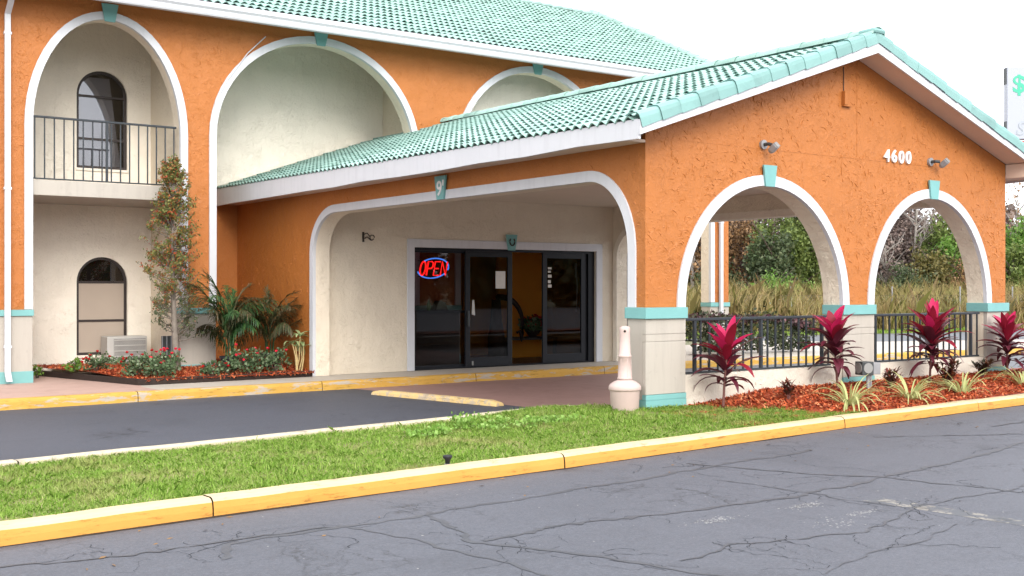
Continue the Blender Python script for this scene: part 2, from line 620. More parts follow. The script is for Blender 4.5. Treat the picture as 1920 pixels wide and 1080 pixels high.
    def build(s, name, mat, parent=None, smooth=False, bevel=0, label=None, kind=None, fixn=True):
        o = add_obj(name, s.mesh(name, wo(parent), fixn), mat, parent, smooth)
        if bevel:
            b = o.modifiers.new("edge_rounding", 'BEVEL')
            b.width = bevel
            b.segments = 2
            b.limit_method = 'ANGLE'
        setp(o, label, None, None, kind)
        return o

    def single(s, name, mat, loc, label, cat, group=None, smooth=False, bevel=0):
        """a thing that is one mesh"""
        o = add_obj(name, s.mesh(name, Vector(loc)), mat, None, smooth)
        o.location = loc
        W[o.name] = Vector(loc)
        if bevel:
            b = o.modifiers.new("edge_rounding", 'BEVEL')
            b.width = bevel
            b.segments = 2
            b.limit_method = 'ANGLE'
        return setp(o, label, cat, group)


def piece(name, me, parent, loc, rot=None):
    """one more object that shares mesh data ME, at world LOC"""
    o = bpy.data.objects.new(name, me)
    COL.objects.link(o)
    o.parent = parent
    M = Matrix.Translation(Vector(loc) - wo(parent))
    if rot is not None:
        M = M @ rot.to_4x4()
    o.matrix_local = M
    W[o.name] = Vector(loc)
    return o


def shared(mb, name, mat, smooth=False):
    me = mb.mesh(name)
    me.materials.append(mat)
    if smooth:
        me.polygons.foreach_set("use_smooth", [True] * len(me.polygons))
    return me


def np_mesh(name, verts, faces, mat, parent=None, kind=None, smooth=False, loc=None):
    """verts (N,3), faces (M,k) numpy, world coordinates"""
    me = bpy.data.meshes.new(name)
    base = np.array(wo(parent) if parent is not None else (loc or (0, 0, 0)), float)
    verts = np.asarray(verts, float) - base
    m, k = faces.shape
    me.vertices.add(len(verts))
    me.vertices.foreach_set("co", verts.ravel())
    me.loops.add(m * k)
    me.loops.foreach_set("vertex_index", faces.ravel().astype(np.int32))
    me.polygons.add(m)
    me.polygons.foreach_set("loop_start", np.arange(0, m * k, k, dtype=np.int32))
    me.polygons.foreach_set("loop_total", np.full(m, k, dtype=np.int32))
    me.update(calc_edges=True)
    me.validate()
    o = add_obj(name, me, mat, parent, smooth)
    if loc is not None and parent is None:
        o.location = loc
        W[o.name] = Vector(loc)
    setp(o, None, None, None, kind)
    return o


def sheet(name, pts, mat, kind=None, parent=None):
    """flat or sloping ground sheet from a ring of (x, y, z)"""
    mb = MB()
    tris = tessellate_polygon([[Vector((p[0], p[1], 0)) for p in pts]])
    fs_ = []
    for t in tris:
        a, b, c = (Vector((pts[i][0], pts[i][1])) for i in t)
        fs_.append(tuple(t) if (b - a).cross(c - a) > 0 else tuple(reversed(t)))
    mb.add(pts, fs_)
    return mb.build(name, mat, parent, kind=kind, fixn=False)


FX = lambda u, v, w: (u, w, v)          # wall that faces -Y: (s, z) at depth t
FS = lambda u, v, w: (w, u, v)          # wall that faces -X: (t, z) at depth s


def ell(cx, hx, z0, rise, n=28, a0=180, a1=0):
    return [(cx + hx * math.cos(rad(a0 + (a1 - a0) * i / n)), z0 + rise * math.sin(rad(a0 + (a1 - a0) * i / n))) for i in range(n + 1)]


def text_mesh(ch, size, depth, bold=0., shear=0.):
    cu = bpy.data.curves.new("glyph", 'FONT')
    cu.body = ch
    cu.size = size
    cu.extrude = depth / 2
    cu.offset = bold
    cu.shear = shear
    cu.resolution_u = 4
    o = bpy.data.objects.new("glyph", cu)
    COL.objects.link(o)
    dg = bpy.context.evaluated_depsgraph_get()
    me = bpy.data.meshes.new_from_object(o.evaluated_get(dg))
    bpy.data.objects.remove(o)
    bpy.data.curves.remove(cu)
    me.materials.clear()
    return me


UPRIGHT = Matrix(((1, 0, 0), (0, 0, -1), (0, 1, 0)))      # glyph plane -> wall facing -Y
UPRIGHT_S = Matrix(((0, 0, -1), (-1, 0, 0), (0, 1, 0)))   # glyph plane -> wall facing -X


def put_glyph(name, me, mat, parent, loc, rot):
    me.materials.append(mat)
    return piece(name, me, parent, loc, rot)

# ------------------------------------------------------------------ ground, roads, kerbs
sheet("ground", [(-900, -900, -.05), (900, -900, -.05), (900, 900, -.05), (-900, 900, -.05)], GROUND, "structure")

KERB = [(-40, -4.8), (-16, -2.95), (-7.23, -2.27), (-5.86, -2.14), (-2.67, -1.92), (1.54, -1.55), (4.37, -1.38), (9, -1.15), (16, -.9), (40, 0)]


def along(path, x):
    for (x0, y0), (x1, y1) in zip(path, path[1:]):
        if x0 <= x <= x1:
            return y0 + (y1 - y0) * (x - x0) / (x1 - x0)
    return path[0][1] if x < path[0][0] else path[-1][1]


def clamp(v, a=0., b=1.):
    return max(a, min(b, v))


sheet("front_road", [(p[0], p[1] + .05, .15) for p in reversed(KERB)] + [(-60, -4.8, .15), (-60, -42, .15), (60, -42, .15), (60, 0, .15)], ASPHALT, "structure")
sheet("driveway", [(-60, -.2, 0), (.9, .2, 0), (.9, 3.0, 0), (.2, 7.6, 0), (-60, 7.6, 0)], ASPHALT_D, "structure")
sheet("portico_floor", [(.9, .05, .002), (7.3, .05, .002), (7.3, 7.6, .002), (.2, 7.6, .002), (.9, 3.0, .002)], REDFLOOR, "structure")
sheet("rear_lot", [(7.3, .05, 0), (60, .05, 0), (60, 21, 0), (43, 20.5, 0), (31.5, 15.4, 0), (24.4, 16.9, 0), (20.5, 17.5, 0), (17.5, 17.5, 0), (17.5, 11.3, 0), (7.3, 7.6, 0)], ASPHALT_L, "structure")
sheet("verge", [(17.5, 17.5, .004), (20.5, 17.5, .004), (24.4, 16.9, .004), (31.5, 15.4, .004), (43, 20.5, .004), (60, 21, .004), (120, 21, .03), (120, 90, .03), (17.5, 90, .03)], REEDSOIL, "structure")


def kerb(name, path, prof, mats, joints=None, gap=.006, face_mats=None, label=None):
    """one kerb = an Empty with one mesh per cast length; prof = (offset behind the face line, z)"""
    root = thing(name, (path[0][0], path[0][1], 0), label, None)
    root["kind"] = "structure"
    dense = []
    for (x0, y0), (x1, y1) in zip(path, path[1:]):
        n = max(1, int(math.hypot(x1 - x0, y1 - y0) / .35))
        dense += [(x0 + (x1 - x0) * i / n, y0 + (y1 - y0) * i / n) for i in range(n)]
    dense.append(path[-1])
    cum = [0]
    for a_, b_ in zip(dense, dense[1:]):
        cum.append(cum[-1] + math.hypot(b_[0] - a_[0], b_[1] - a_[1]))

    def pos(d):
        for i in range(len(cum) - 1):
            if d <= cum[i + 1] or i == len(cum) - 2:
                f = (d - cum[i]) / (cum[i + 1] - cum[i])
                return Vector((dense[i][0] + (dense[i + 1][0] - dense[i][0]) * f, dense[i][1] + (dense[i + 1][1] - dense[i][1]) * f))
    cuts = []
    if joints:
        for jx in joints:
            best = min(range(len(dense)), key=lambda i: abs(dense[i][0] - jx))
            cuts.append(cum[best] + (jx - dense[best][0]))
    else:
        cuts = [3.05 * i for i in range(1, int(cum[-1] / 3.05))]
    cuts = [0] + cuts + [cum[-1]]
    rng = random.Random(len(path))
    for c0, c1 in zip(cuts, cuts[1:]):
        d0, d1 = c0 + gap, c1 - gap
        n = max(2, int((d1 - d0) / .3))
        mb = MB()
        rings = []
        for i in range(n + 1):
            d = d0 + (d1 - d0) * i / n
            p = pos(d)
            t_ = pos(min(d + .4, cum[-1])) - pos(max(d - .4, 0))
            t_.normalize()
            nn = Vector((-t_.y, t_.x))
            e = 0 if i in (0, n) else 1
            wob, wz = rng.uniform(-.004, .004), rng.uniform(-.003, .003)
            rings.append([(p.x + nn.x * (o_ + wob), p.y + nn.y * (o_ + wob), z_ + (wz if z_ > prof[0][1] + .05 else 0)) for o_, z_ in prof])
        k = len(prof)
        for rg in rings:
            mb.v += rg
        for i in range(n):
            for j in range(k - 1):
                mb.f.append((i * k + j, (i + 1) * k + j, (i + 1) * k + j + 1, i * k + j + 1))
                mb.mi.append(face_mats[j] if face_mats else 0)
        for i in (0, n):
            mb.f.append(tuple(i * k + j for j in range(k)))
            mb.mi.append(len(mats))
        mb.build("kerb_segment", list(mats) + [DIRT], root)
    return root


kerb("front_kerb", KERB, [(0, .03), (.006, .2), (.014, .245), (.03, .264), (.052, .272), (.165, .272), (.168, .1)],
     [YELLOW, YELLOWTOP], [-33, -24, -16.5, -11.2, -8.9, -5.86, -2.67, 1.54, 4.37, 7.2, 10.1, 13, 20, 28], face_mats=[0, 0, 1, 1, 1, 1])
BACK = [(-40, -2.6), (-16, -.75), (-6.72, .27), (-3.48, .66), (-1.94, .83), (-1.2, .97), (-.7, 1.06), (-.32, 1.04), (-.08, .86), (-.02, .55), (-.02, .29)]
kerb("driveway_island_kerb", BACK, [(-.01, .1), (-.008, .278), (.02, .288), (.11, .288), (.14, .26), (.15, -.03)], [CONCRETE_EDGE])
SIDE = [(-40, 7.2), (-8, 7.26), (-5.33, 7.27), (-2.7, 7.40), (-.5, 7.46), (1, 7.45), (7, 7.5), (8.3, 7.72), (13, 7.2), (26, 5.6)]
kerb("sidewalk_kerb", SIDE, [(0, -.03), (.008, .1), (.02, .135), (.045, .148), (.13, .150), (.135, .02)], [YELLOWOLD, SIDEWALK], face_mats=[0, 0, 0, 0, 1])
sheet("sidewalk", [(p[0], p[1] + .1, .146) for p in SIDE] + [(26, 8.2, .146), (17.5, 11.3, .146), (17.4, 13.2, .146), (12, 12.5, .146), (-40, 12.5, .146)], SIDEWALK, "structure")
sheet("pink_sidewalk", [(-39, 7.34, .151), (-8, 7.40, .151), (-5.33, 7.41, .151), (-3.05, 7.5, .151), (-3.1, 8.2, .151), (-3.0, 8.5, .151), (-3.86, 11.39, .151), (-4, 11.95, .151), (-39, 11.95, .151)], SIDEPINK, "structure")


# lawn island and planting beds
def soil_z(s, t):
    lawn = .248 + .07 * clamp((t + 1.6) / 1.5) * clamp((s + 2.2) / 2)
    bed = .265 + .17 * clamp((t + 1.25) / 1.1) * clamp((s - .3) / 1.6)
    e = .65 + (.05 + t) / -1.35 * 1.5       # slanting edge between lawn and bed
    k = clamp((s - e + .1) / .2)
    return lawn * (1 - k) + bed * k


def bed_edge(t):
    return .65 + clamp((-.05 - t) / 1.35, 0, 1.2) * 1.5


def grid_patch(name, s0, s1, fn_lo, fn_hi, zfn, mat, nx, ny, kind="structure", bumpy=0.):
    rng = np.random.default_rng(5)
    xs = np.linspace(s0, s1, nx)
    vs_, fs_ = [], []
    for x in xs:
        lo, hi = fn_lo(x), fn_hi(x)
        for j in range(ny):
            t = lo + (hi - lo) * j / (ny - 1)
            vs_.append((x, t, zfn(x, t) + (rng.normal() * bumpy if 0 < j < ny - 1 else 0)))
    for i in range(nx - 1):
        for j in range(ny - 1):
            fs_.append((i * ny + j, (i + 1) * ny + j, (i + 1) * ny + j + 1, i * ny + j + 1))
    return np_mesh(name, np.array(vs_), np.array(fs_), mat, kind=kind, smooth=True)


def back_line(x):
    pts = BACK[:8]
    return along(pts, x) if x < -.32 else (1.02 if x < -.08 else (.3 if x < 0.0 else .02))


grid_patch("lawn_island", -16, .0, lambda x: along(KERB, x) + .15, lambda x: back_line(x) + .02, soil_z, SOIL, 120, 16, bumpy=.004)
grid_patch("mulch_bed", .0, 14, lambda x: along(KERB, x) + .15, lambda x: .01 if x < 7.5 else .3, soil_z, MULCHBASE, 110, 18, bumpy=.012)

# sealed cracks, old paint line and gritty patches lie on the road as thin sheets
SEALS = [[(-6.26, -3.36), (-6.09, -2.99), (-5.62, -2.96), (-4.38, -2.9), (-3.13, -2.77), (-1.82, -2.6), (0, -2.42)],
         [(-5.29, -2.9), (-5.04, -3.91), (-5.02, -4.62), (-4.9, -6)], [(-4.61, -2.85), (-4.91, -3.83), (-4.68, -4.17), (-4.31, -4.91), (-4.0, -6)],
         [(-4.82, -3.81), (-4.14, -3.73), (-3.18, -3.87), (-2.3, -3.9), (-.58, -3.82), (1.77, -3.37), (4, -3)],
         [(-1.65, -2.36), (-1.26, -3.27), (-.84, -3.8), (-.6, -4.85), (-.3, -6)],
         [(-4.19, -4.91), (-3.61, -4.76), (-3.2, -4.91), (-2.73, -5.03), (-2.12, -4.86), (-1.71, -4.7), (-.63, -4.69), (.6, -4.5)],
         [(-7.33, -2.82), (-6.49, -2.95), (-5.29, -2.9)], [(-3.73, -5.54), (-3.16, -5.42), (-1.95, -5.19)], [(-2.04, -3.1), (-1.95, -3.75), (-1.87, -4.28), (-1.77, -4.65)],
         [(1.2, -2.2), (2.6, -2.9), (3.3, -3.9), (3.7, -5.2)], [(3.0, -2.4), (5.0, -2.15), (7.5, -2.0)]]
SEALW = [.075, .05, .075, .085, .05, .03, .045, .016, .02, .05, .04]
for si, (pl, wd) in enumerate(zip(SEALS, SEALW)):
    zs = .1522 + .0003 * si
    rng = random.Random(int(wd * 1e4) + len(pl))
    pts = []
    for (x0, y0), (x1, y1) in zip(pl, pl[1:]):
        n = max(2, int(math.hypot(x1 - x0, y1 - y0) / .06))
        pts += [(x0 + (x1 - x0) * i / n, y0 + (y1 - y0) * i / n) for i in range(n)]
    wx = wy = 0
    mb = MB()
    for i, (x, y) in enumerate(pts):
        wx = wx * .8 + rng.gauss(0, .014)
        wy = wy * .8 + rng.gauss(0, .014)
        a_, b_ = pts[max(i - 1, 0)], pts[min(i + 1, len(pts) - 1)]
        d = Vector((b_[0] - a_[0], b_[1] - a_[1])).normalized()
        w_ = wd * rng.uniform(.08, .44)
        mb.v += [(x + wx - d.y * w_, y + wy + d.x * w_, zs), (x + wx + d.y * w_, y + wy - d.x * w_, zs)]
        if i:
            k = len(mb.v)
            mb.f.append((k - 4, k - 3, k - 1, k - 2))
            mb.mi.append(0)
    o = mb.build("crack_sealer_strip", SEAL, None, kind="structure", fixn=False)
sheet("road_paint_line", [(-1.83, -4.33, .1512), (-1.62, -4.36, .1512), (-1.54, -5.6, .1512), (-1.5, -9, .1512), (-1.63, -9, .1512), (-1.70, -5.6, .1512)], OLDPAINT, "structure")
mb = MB()
rng = random.Random(5)
for x, y, a_, b_, n in [(-3.19, -4.2, .11, .035, 130), (-2.32, -4.21, .12, .03, 120), (-2.22, -4.61, .10, .03, 70), (-2.6, -4.72, .12, .08, 60), (-1.5, -4.6, .8, .5, 50), (-4.5, -3.4, 1.2, .6, 40)]:
    for _ in range(n):
        cx, cy = x + rng.gauss(0, a_), y + rng.gauss(0, b_)
        r_ = rng.uniform(.003, .011)
        a0 = rng.uniform(0, 6.28)
        mb.add([(cx + r_ * math.cos(a0 + q * 1.57) * rng.uniform(.6, 1.2), cy + r_ * math.sin(a0 + q * 1.57) * rng.uniform(.6, 1.2), .1515) for q in range(4)], [(0, 1, 2, 3)])
mb.build("pale_grit", GRIT, None, kind="stuff", fixn=False)
mb = MB()
rng = random.Random(31)
HAIR = simple("hairline_crack", (.036, .037, .042), .9, .1)
starts = [(p[0] + rng.gauss(0, .12), p[1] + rng.gauss(0, .12)) for pl in SEALS for p in pl for _ in range(2)] + [(rng.uniform(-7, 4), rng.uniform(-5.4, -2.3)) for _ in range(26)]
for x, y in starts:
    a_ = rng.choice((.25, 1.7, -1.2, 3.3)) + rng.gauss(0, .4)
    if y > along(KERB, x) - .12:
        continue
    w_ = rng.uniform(.0012, .0032)
    prev = None
    for q in range(rng.randint(8, 28)):
        a_ += rng.gauss(0, .38)
        a2 = a_ + rng.gauss(0, .5)
        x += .035 * math.cos(a2)
        y += .035 * math.sin(a2)
        if y > along(KERB, x) - .06:
            break
        ww = w_ * rng.uniform(.3, 1.3)
        cur = [(x - math.sin(a2) * ww, y + math.cos(a2) * ww, .1518), (x + math.sin(a2) * ww, y - math.cos(a2) * ww, .1518)]
        mb.v += cur
        if prev is not None:
            k = len(mb.v)
            mb.f.append((k - 4, k - 3, k - 1, k - 2))
            mb.mi.append(0)
        prev = cur
mb.build("hairline_cracks", HAIR, None, kind="stuff", fixn=False)
# dirt gathered in the gutter line, and dead leaves and twigs on the road
mb = MB()
xs = [-10 + .07 * i for i in range(330)]
wv = .02
for i, x in enumerate(xs):
    y = along(KERB, x)
    wv = clamp(wv + rng.gauss(0, .006), .006, .05)
    mb.v += [(x, y - wv, .1514), (x, y + .012, .1514)]
    if i:
        k = len(mb.v)
        mb.f.append((k - 4, k - 2, k - 1, k - 3))
        mb.mi.append(0)
mb.build("gutter_dirt", DIRT, None, kind="stuff", fixn=False)
mb = MB()
for _ in range(46):
    x = rng.uniform(-7, 3)
    y = along(KERB, x) - abs(rng.gauss(.05, .5)) - .02
    a0, L_ = rng.uniform(0, 6.28), rng.uniform(.012, .032)
    d_ = Vector((math.cos(a0), math.sin(a0), 0)) * L_
    q_ = Vector((-math.sin(a0), math.cos(a0), 0)) * L_ * rng.uniform(.15, .4)
    p_ = Vector((x, y, .154))
    mb.add([p_ - d_, p_ + q_ + Vector((0, 0, .006)), p_ + d_ + Vector((0, 0, .003)), p_ - q_], [(0, 1, 2, 3)])
mb.build("leaf_litter", simple("dead_leaf", (.22, .13, .06), .8, .2, .5, 9), None, kind="stuff", fixn=False)

# ------------------------------------------------------------------ main wing of the motel
T = 10.0
wing = thing("motel_wing", (0, T, 0), "long two-storey orange stucco wing with white-edged arches and mint tiled roof", "building")
ARCHES = [(-6.53, 1.35, 4.35, 2.0), (-3.07, 1.35, 4.35, 2.0), (.84, 2.17, 4.4, 2.03), (5.96, 2.10, 4.4, 2.05), (9.98, 1.36, 4.35, 2.0)]
TR = .13
poly = [(-12, 1.34)]
for cx, hx, z0, rs in ARCHES:
    i_ = ell(cx, hx - TR, z0, rs - TR)
    poly += [(cx - hx + TR, 1.34)] + i_ + [(cx + hx - TR, 1.34)]
poly += [(11.85, 1.34), (11.85, 6.60), (-12, 6.60)]
skin = [(-12, 1.34)]
for cx, hx, z0, rs in ARCHES:
    skin += [(cx - hx + .05, 1.34)] + ell(cx, hx - .05, z0, rs - .05) + [(cx + hx - .05, 1.34)]
skin += [(11.85, 1.34), (11.85, 6.60), (-12, 6.60)]
MB().prism(skin, FX, T, T + .04).build("facade_wall", ORANGE, wing)
MB().prism(poly, FX, T + .043, T + .30).build("facade_lining", BEIGE, wing)
for cx, hx, z0, rs in ARCHES:
    inn = [(cx - hx + TR, 1.345)] + ell(cx, hx - TR, z0, rs - TR) + [(cx + hx - TR, 1.345)]
    out = [(cx - hx, 1.345)] + ell(cx, hx, z0, rs) + [(cx + hx, 1.345)]
    tr = MB().band(inn, out, FX, T - .035, T + .0415).build("arch_trim", WHITE, wing)
    zt = z0 + rs
    MB().prism([(cx - .085, zt - .17), (cx + .085, zt - .17), (cx + .14, min(zt + .13, 6.50)), (cx - .14, min(zt + .13, 6.50))], FX, T - .06, T - .036).build("keystone", TEAL, tr)
edges = [(-12, ARCHES[0][0] - ARCHES[0][1])] + [(a_[0] + a_[1] - TR - .0, b_[0] - b_[1] + TR) for a_, b_ in zip(ARCHES, ARCHES[1:])] + [(ARCHES[-1][0] + ARCHES[-1][1] - TR, 11.85)]
for s0, s1 in edges:
    p = MB().box(s0 + .002, s1 - .002, T - .012, T + .3, .14, 1.235).build("pier_base", CREAM, wing, bevel=.006)
    MB().box(s0 - .012, s1 + .012, T - .045, T + .31, 1.237, 1.338).build("teal_band", TEAL, p, bevel=.006)
    MB().box(s0 - .006, s1 + .006, T - .03, T - .013, .14, .34).build("teal_plinth", TEAL, p, bevel=.005)
# recess behind the arches
WH = []                        # window openings in the back wall
for z0, z1 in ((.45, 2.265), (3.9, 5.72)):
    hw = .46
    WH.append([(-2.62 - hw, z0)] + [(-2.62 + hw * math.cos(rad(180 - 180 * i / 18)), z1 - hw + hw * math.sin(rad(180 - 180 * i / 18))) for i in range(19)] + [(-2.62 + hw, z0)])
MB().prism([(-12, .14), (11.85, .14), (11.85, 6.86), (-12, 6.86)], FX, 12.0, 12.16, holes=WH).build("recess_wall", BEIGE_L, wing)
MB().box(-12, 11.85, 12.162, 20.9, .14, 6.46).build("core_wall", ORANGE, wing)
MB().box(-12, 11.84, T + .301, 11.99, 6.82, 6.86).build("recess_ceiling", BEIGE, wing)
for s0, s1 in ((-4.9, -4.65), (-1.72, -1.42), (3.3, 3.6), (8.25, 8.5)):
    MB().box(s0, s1, T + .302, 11.998, .14, 6.819).build("cross_wall", BEIGE, wing)
MB().box(-4.645, -1.722, T + .02, 11.997, 3.21, 3.46).build("balcony_slab", CREAM, wing, bevel=.008)
MB().box(-8.2, -4.905, T + .02, 11.997, 3.21, 3.46).build("balcony_slab", CREAM, wing, bevel=.008)


MB().box(3.602, 8.248, 10.9, 11.0, 3.2, 6.818).build("recess_wall", BEIGE_L, wing)  # extra panel added in front of the back wall to brighten this recess


def arch_window(z0, z1, bars, upper):
    cx, hw, y = -2.62, .46, 12.0
    w = MB().box(cx - hw, cx + hw, y + .145, y + .155, z0, z1 - hw).prism(
        [(cx + hw * .98 * math.cos(rad(180 * i / 16)), z1 - hw + hw * .98 * math.sin(rad(180 * i / 16))) for i in range(17)], FX, y + .145, y + .155).build("window", INTDARK, wing)
    inn = [(cx - hw + .05, z0 + .05)] + ell(cx, hw - .05, z1 - hw, hw - .05, 18) + [(cx + hw - .05, z0 + .05)]
    out = [(cx - hw + .001, z0 + .05)] + ell(cx, hw - .001, z1 - hw, hw - .001, 18) + [(cx + hw - .001, z0 + .05)]
    f = MB().band(inn, out, FX, y + .05, y + .1)
    f.box(cx - hw + .001, cx + hw - .001, y + .05, y + .1, z0 + .001, z0 + .05)
    for zb in bars:
        f.box(cx - hw + .05, cx + hw - .05, y + .045, y + .095, zb - .02, zb + .02)
    f.build("frame", BRONZE, w)
    MB().prism([(cx - hw + .05, z0 + .05)] + ell(cx, hw - .05, z1 - hw, hw - .05, 18) + [(cx + hw - .05, z0 + .05)], FX, y + .07, y + .076).build("pane", GLASSW, w)
    if upper:
        # two drawn-back curtains
        c = MB()
        for sd_ in (1,):
            top, n = z1 - .12, 14
            L, R = [], []
            for i in range(n + 1):
                z = z0 + .06 + (top - z0 - .06) * i / n
                k = i / n
                edge = cx - .12 + .30 * max(0, k - .35) ** 1.5 / .53
                half = hw - .06 if z < z1 - hw else math.sqrt(max(0, (hw - .06) ** 2 - (z - z1 + hw) ** 2))
                L.append((max(cx - half, -3.06 + .0), z))
                R.append((min(cx + half, cx + .36 - .2 * k), z))
            c.band(L, R, FX, y + .112, y + .12)
        c.build("curtain", CURTAIN, w)
    else:
        MB().box(cx - hw + .05, cx + hw - .05, y + .062, y + .068, z0 + .05, z1 - hw - .03).build("blind", BLIND, w)
    MB().box(cx - hw - .02, cx + hw + .02, y - .03, y + .045, z0 - .05, z0 - .001).build("sill", BEIGE_L, w, bevel=.008)


arch_window(.45, 2.265, (1.80 - .0, 1.085), False)
arch_window(3.9, 5.72, (5.24, 4.45), True)

# roof of the wing
SL = .48
EZ, ET, RT = 6.60, 9.36, 15.25
RZ = EZ + SL * (RT - ET)
roof = MB()
roof.prism([(ET + .02, EZ - .06), (RT, RZ - .06), (RT + RT - ET - .02, EZ - .06), (RT + RT - ET - .02, EZ - .14), (RT, RZ - .15), (ET + .02, EZ - .14)], FS, -13, 12.12)
wroof = roof.build("roof", DECK, wing)
MB().box(-13, 12.12, 9.42, T - .001, 6.53, 6.57).build("soffit", SOFFIT, wing)
MB().prism([(T + .1, 6.47), (2 * RT - T - .1, 6.47), (RT, RZ - .2)], FS, 11.6, 11.85).build("end_gable", ORANGE, wing)
MB().band([(ET + .02, EZ - .2), (RT, RZ - .2), (2 * RT - ET - .02, EZ - .2)], [(ET + .02, EZ + .03), (RT, RZ + .03), (2 * RT - ET - .02, EZ + .03)], FS, 12.121, 12.16).build("rake_board", WHITE, wing)
g = MB()
prof = [(9.40, 6.37), (9.30, 6.37), (9.285, 6.40), (9.285, 6.47), (9.25, 6.51), (9.25, 6.575), (9.265, 6.59), (9.28, 6.575), (9.29, 6.43), (9.38, 6.43), (9.39, 6.56), (9.40, 6.56)]
g.prism(prof, FS, -13, 12.1)
gut = g.build("gutter", WHITE, wing)


def barrel_tile_mesh(name, mat, width=.30, length=.37, nb=2, h=.05):
    """two-barrel concrete tile: x across, y up the slope, front lip at y=0, tapering to the head"""
    mb = MB()
    m = nb * 6
    xs = [width * i / m for i in range(m + 1)]

    def z(i, k):
        ph = (i % 6) / 6.0
        v = math.sin(math.pi * ph) ** 1.25
        return (.006 + h * v) if k == 0 else (-.012 + h * .42 * v)
    for y, k in ((0, 0), (length, 1)):
        mb.v += [(x, y, z(i, k)) for i, x in enumerate(xs)]
    mb.v += [(x, .004, z(i, 0) - .013) for i, x in enumerate(xs)]
    mb.v += [(x, length * .6, z(i, 1) * .5 + z(i, 0) * .5 - .02) for i, x in enumerate(xs)]
    n = m + 1
    for i in range(m):
        mb.f.append((i, i + 1, n + i + 1, n + i))
        mb.f.append((2 * n + i, 2 * n + i + 1, i + 1, i))
        mb.f.append((3 * n + i, 3 * n + i + 1, 2 * n + i + 1, 2 * n + i))
        mb.mi += [0, 0, 0]
    return mb


def lay_tiles(parent, origins, rots, near_key, mat, limit=300, field="roof_tile_field"):
    """nearest LIMIT tiles as pieces that share a mesh, the rest joined"""
    mb = barrel_tile_mesh("roof_tile", mat)
    me = shared(mb, "roof_tile", mat, False)
    order = sorted(range(len(origins)), key=lambda i: near_key(origins[i]))
    for i in order[:limit]:
        piece("roof_tile", me, parent, origins[i], rots[i])
    rest = order[limit:]
    if rest:
        v0 = np.array(mb.v)
        f0 = np.array(mb.f)
        V = np.concatenate([v0 @ np.array(rots[i]).T + np.array(origins[i]) for i in rest])
        F_ = np.concatenate([f0 + k * len(v0) for k in range(len(rest))])
        np_mesh(field, V, F_, mat, parent, "stuff")


def slope_rot(across, up):
    a_ = Vector(across).normalized()
    u = Vector(up).normalized()
    n = a_.cross(u).normalized()
    return Matrix((a_, u, n)).transposed()


def inside(p, poly):
    c = False
    j = len(poly) - 1
    for i in range(len(poly)):
        if (poly[i][1] > p[1]) != (poly[j][1] > p[1]) and p[0] < (poly[j][0] - poly[i][0]) * (p[1] - poly[i][1]) / (poly[j][1] - poly[i][1]) + poly[i][0]:
            c = not c
        j = i
    return c


def trowel_ridges(parent, mat, poly, box, n, fn, w0, seed, bias=90, spread=40, size=1.):
    """short raised lips left by the trowel, pressed against the wall face at depth w0 (towards the viewer is smaller w)"""
    rg = random.Random(seed)
    mb = MB()
    done = 0
    while done < n:
        u, v = rg.uniform(box[0], box[1]), rg.uniform(box[2], box[3])
        if math.sin(u * 2.1 + 1.7 * math.sin(v * 1.3 + seed)) * math.sin(v * 2.7 + 1.1 * math.sin(u * 1.9)) < rg.uniform(-1.1, .5):
            continue
        a_ = rad(rg.choice((rg.gauss(bias, spread), rg.uniform(0, 180))))
        L_ = (.025 + .10 * rg.random() ** 1.5) * size * (1.9 if rg.random() < .12 else 1)
        m_ = 5
        pts = []
        ang = a_
        x, y = u - math.cos(a_) * L_ / 2, v - math.sin(a_) * L_ / 2
        bend = rg.gauss(0, .32)
        for i in range(m_ + 1):
            pts.append((x, y, ang))
            ang += bend + rg.gauss(0, .22)
            x += math.cos(ang) * L_ / m_
            y += math.sin(ang) * L_ / m_
        if not all(inside((q[0], q[1]), poly) for q in pts):
            done += .02
            continue
        done += 1
        wd, dp = rg.uniform(.008, .024) * size, .002 + .0068 * rg.random() ** 2 * size
        sg = 1 if math.cos(a_) > 0 else -1
        b = len(mb.v)
        for i, (x, y, an) in enumerate(pts):
            e = math.sin(math.pi * (i + .15) / (m_ + .3))
            nx, ny = -math.sin(an) * sg, math.cos(an) * sg
            mb.v += [fn(x + nx * wd * e, y + ny * wd * e, w0), fn(x, y, w0 - dp * e), fn(x - nx * .002, y - ny * .002, w0)]
        for i in range(m_):
            k = b + i * 3
            mb.f += [(k, k + 1, k + 4, k + 3), (k + 1, k + 2, k + 5, k + 4)]
            mb.mi += [0, 0]
    return mb.build("trowel_ridges", mat, parent, kind="stuff", fixn=False)


trowel_ridges(wing, ORANGE, skin, (-6, 11.8, 1.4, 6.5), 3200, FX, T - .0005, 3, 60, 50)
CAMP = Vector((-8.663, -9.513, 1.69))
rng = random.Random(3)
R_w = slope_rot((1, 0, 0), (0, 1, SL))
org, rts = [], []
nrow = int(math.hypot(RT - ET, RZ - EZ) / .31)
for r in range(nrow):
    for c in range(50):
        s_ = -2.7 + c * .30
        d = r * .31
        u = Vector((0, 1, SL)).normalized()
        p = Vector((s_, ET - .03, EZ)) + u * d + Vector((0, 0, rng.uniform(-.004, .006)))
        org.append(p)
        rts.append(R_w @ Matrix.Rotation(rng.gauss(0, .008), 3, 'Z') @ Matrix.Rotation(rng.gauss(0, .010), 3, 'X'))
lay_tiles(wroof, org, rts, lambda p: (Vector(p) - CAMP).length + (0 if p.x > -2.2 else 30), TILE, 300)
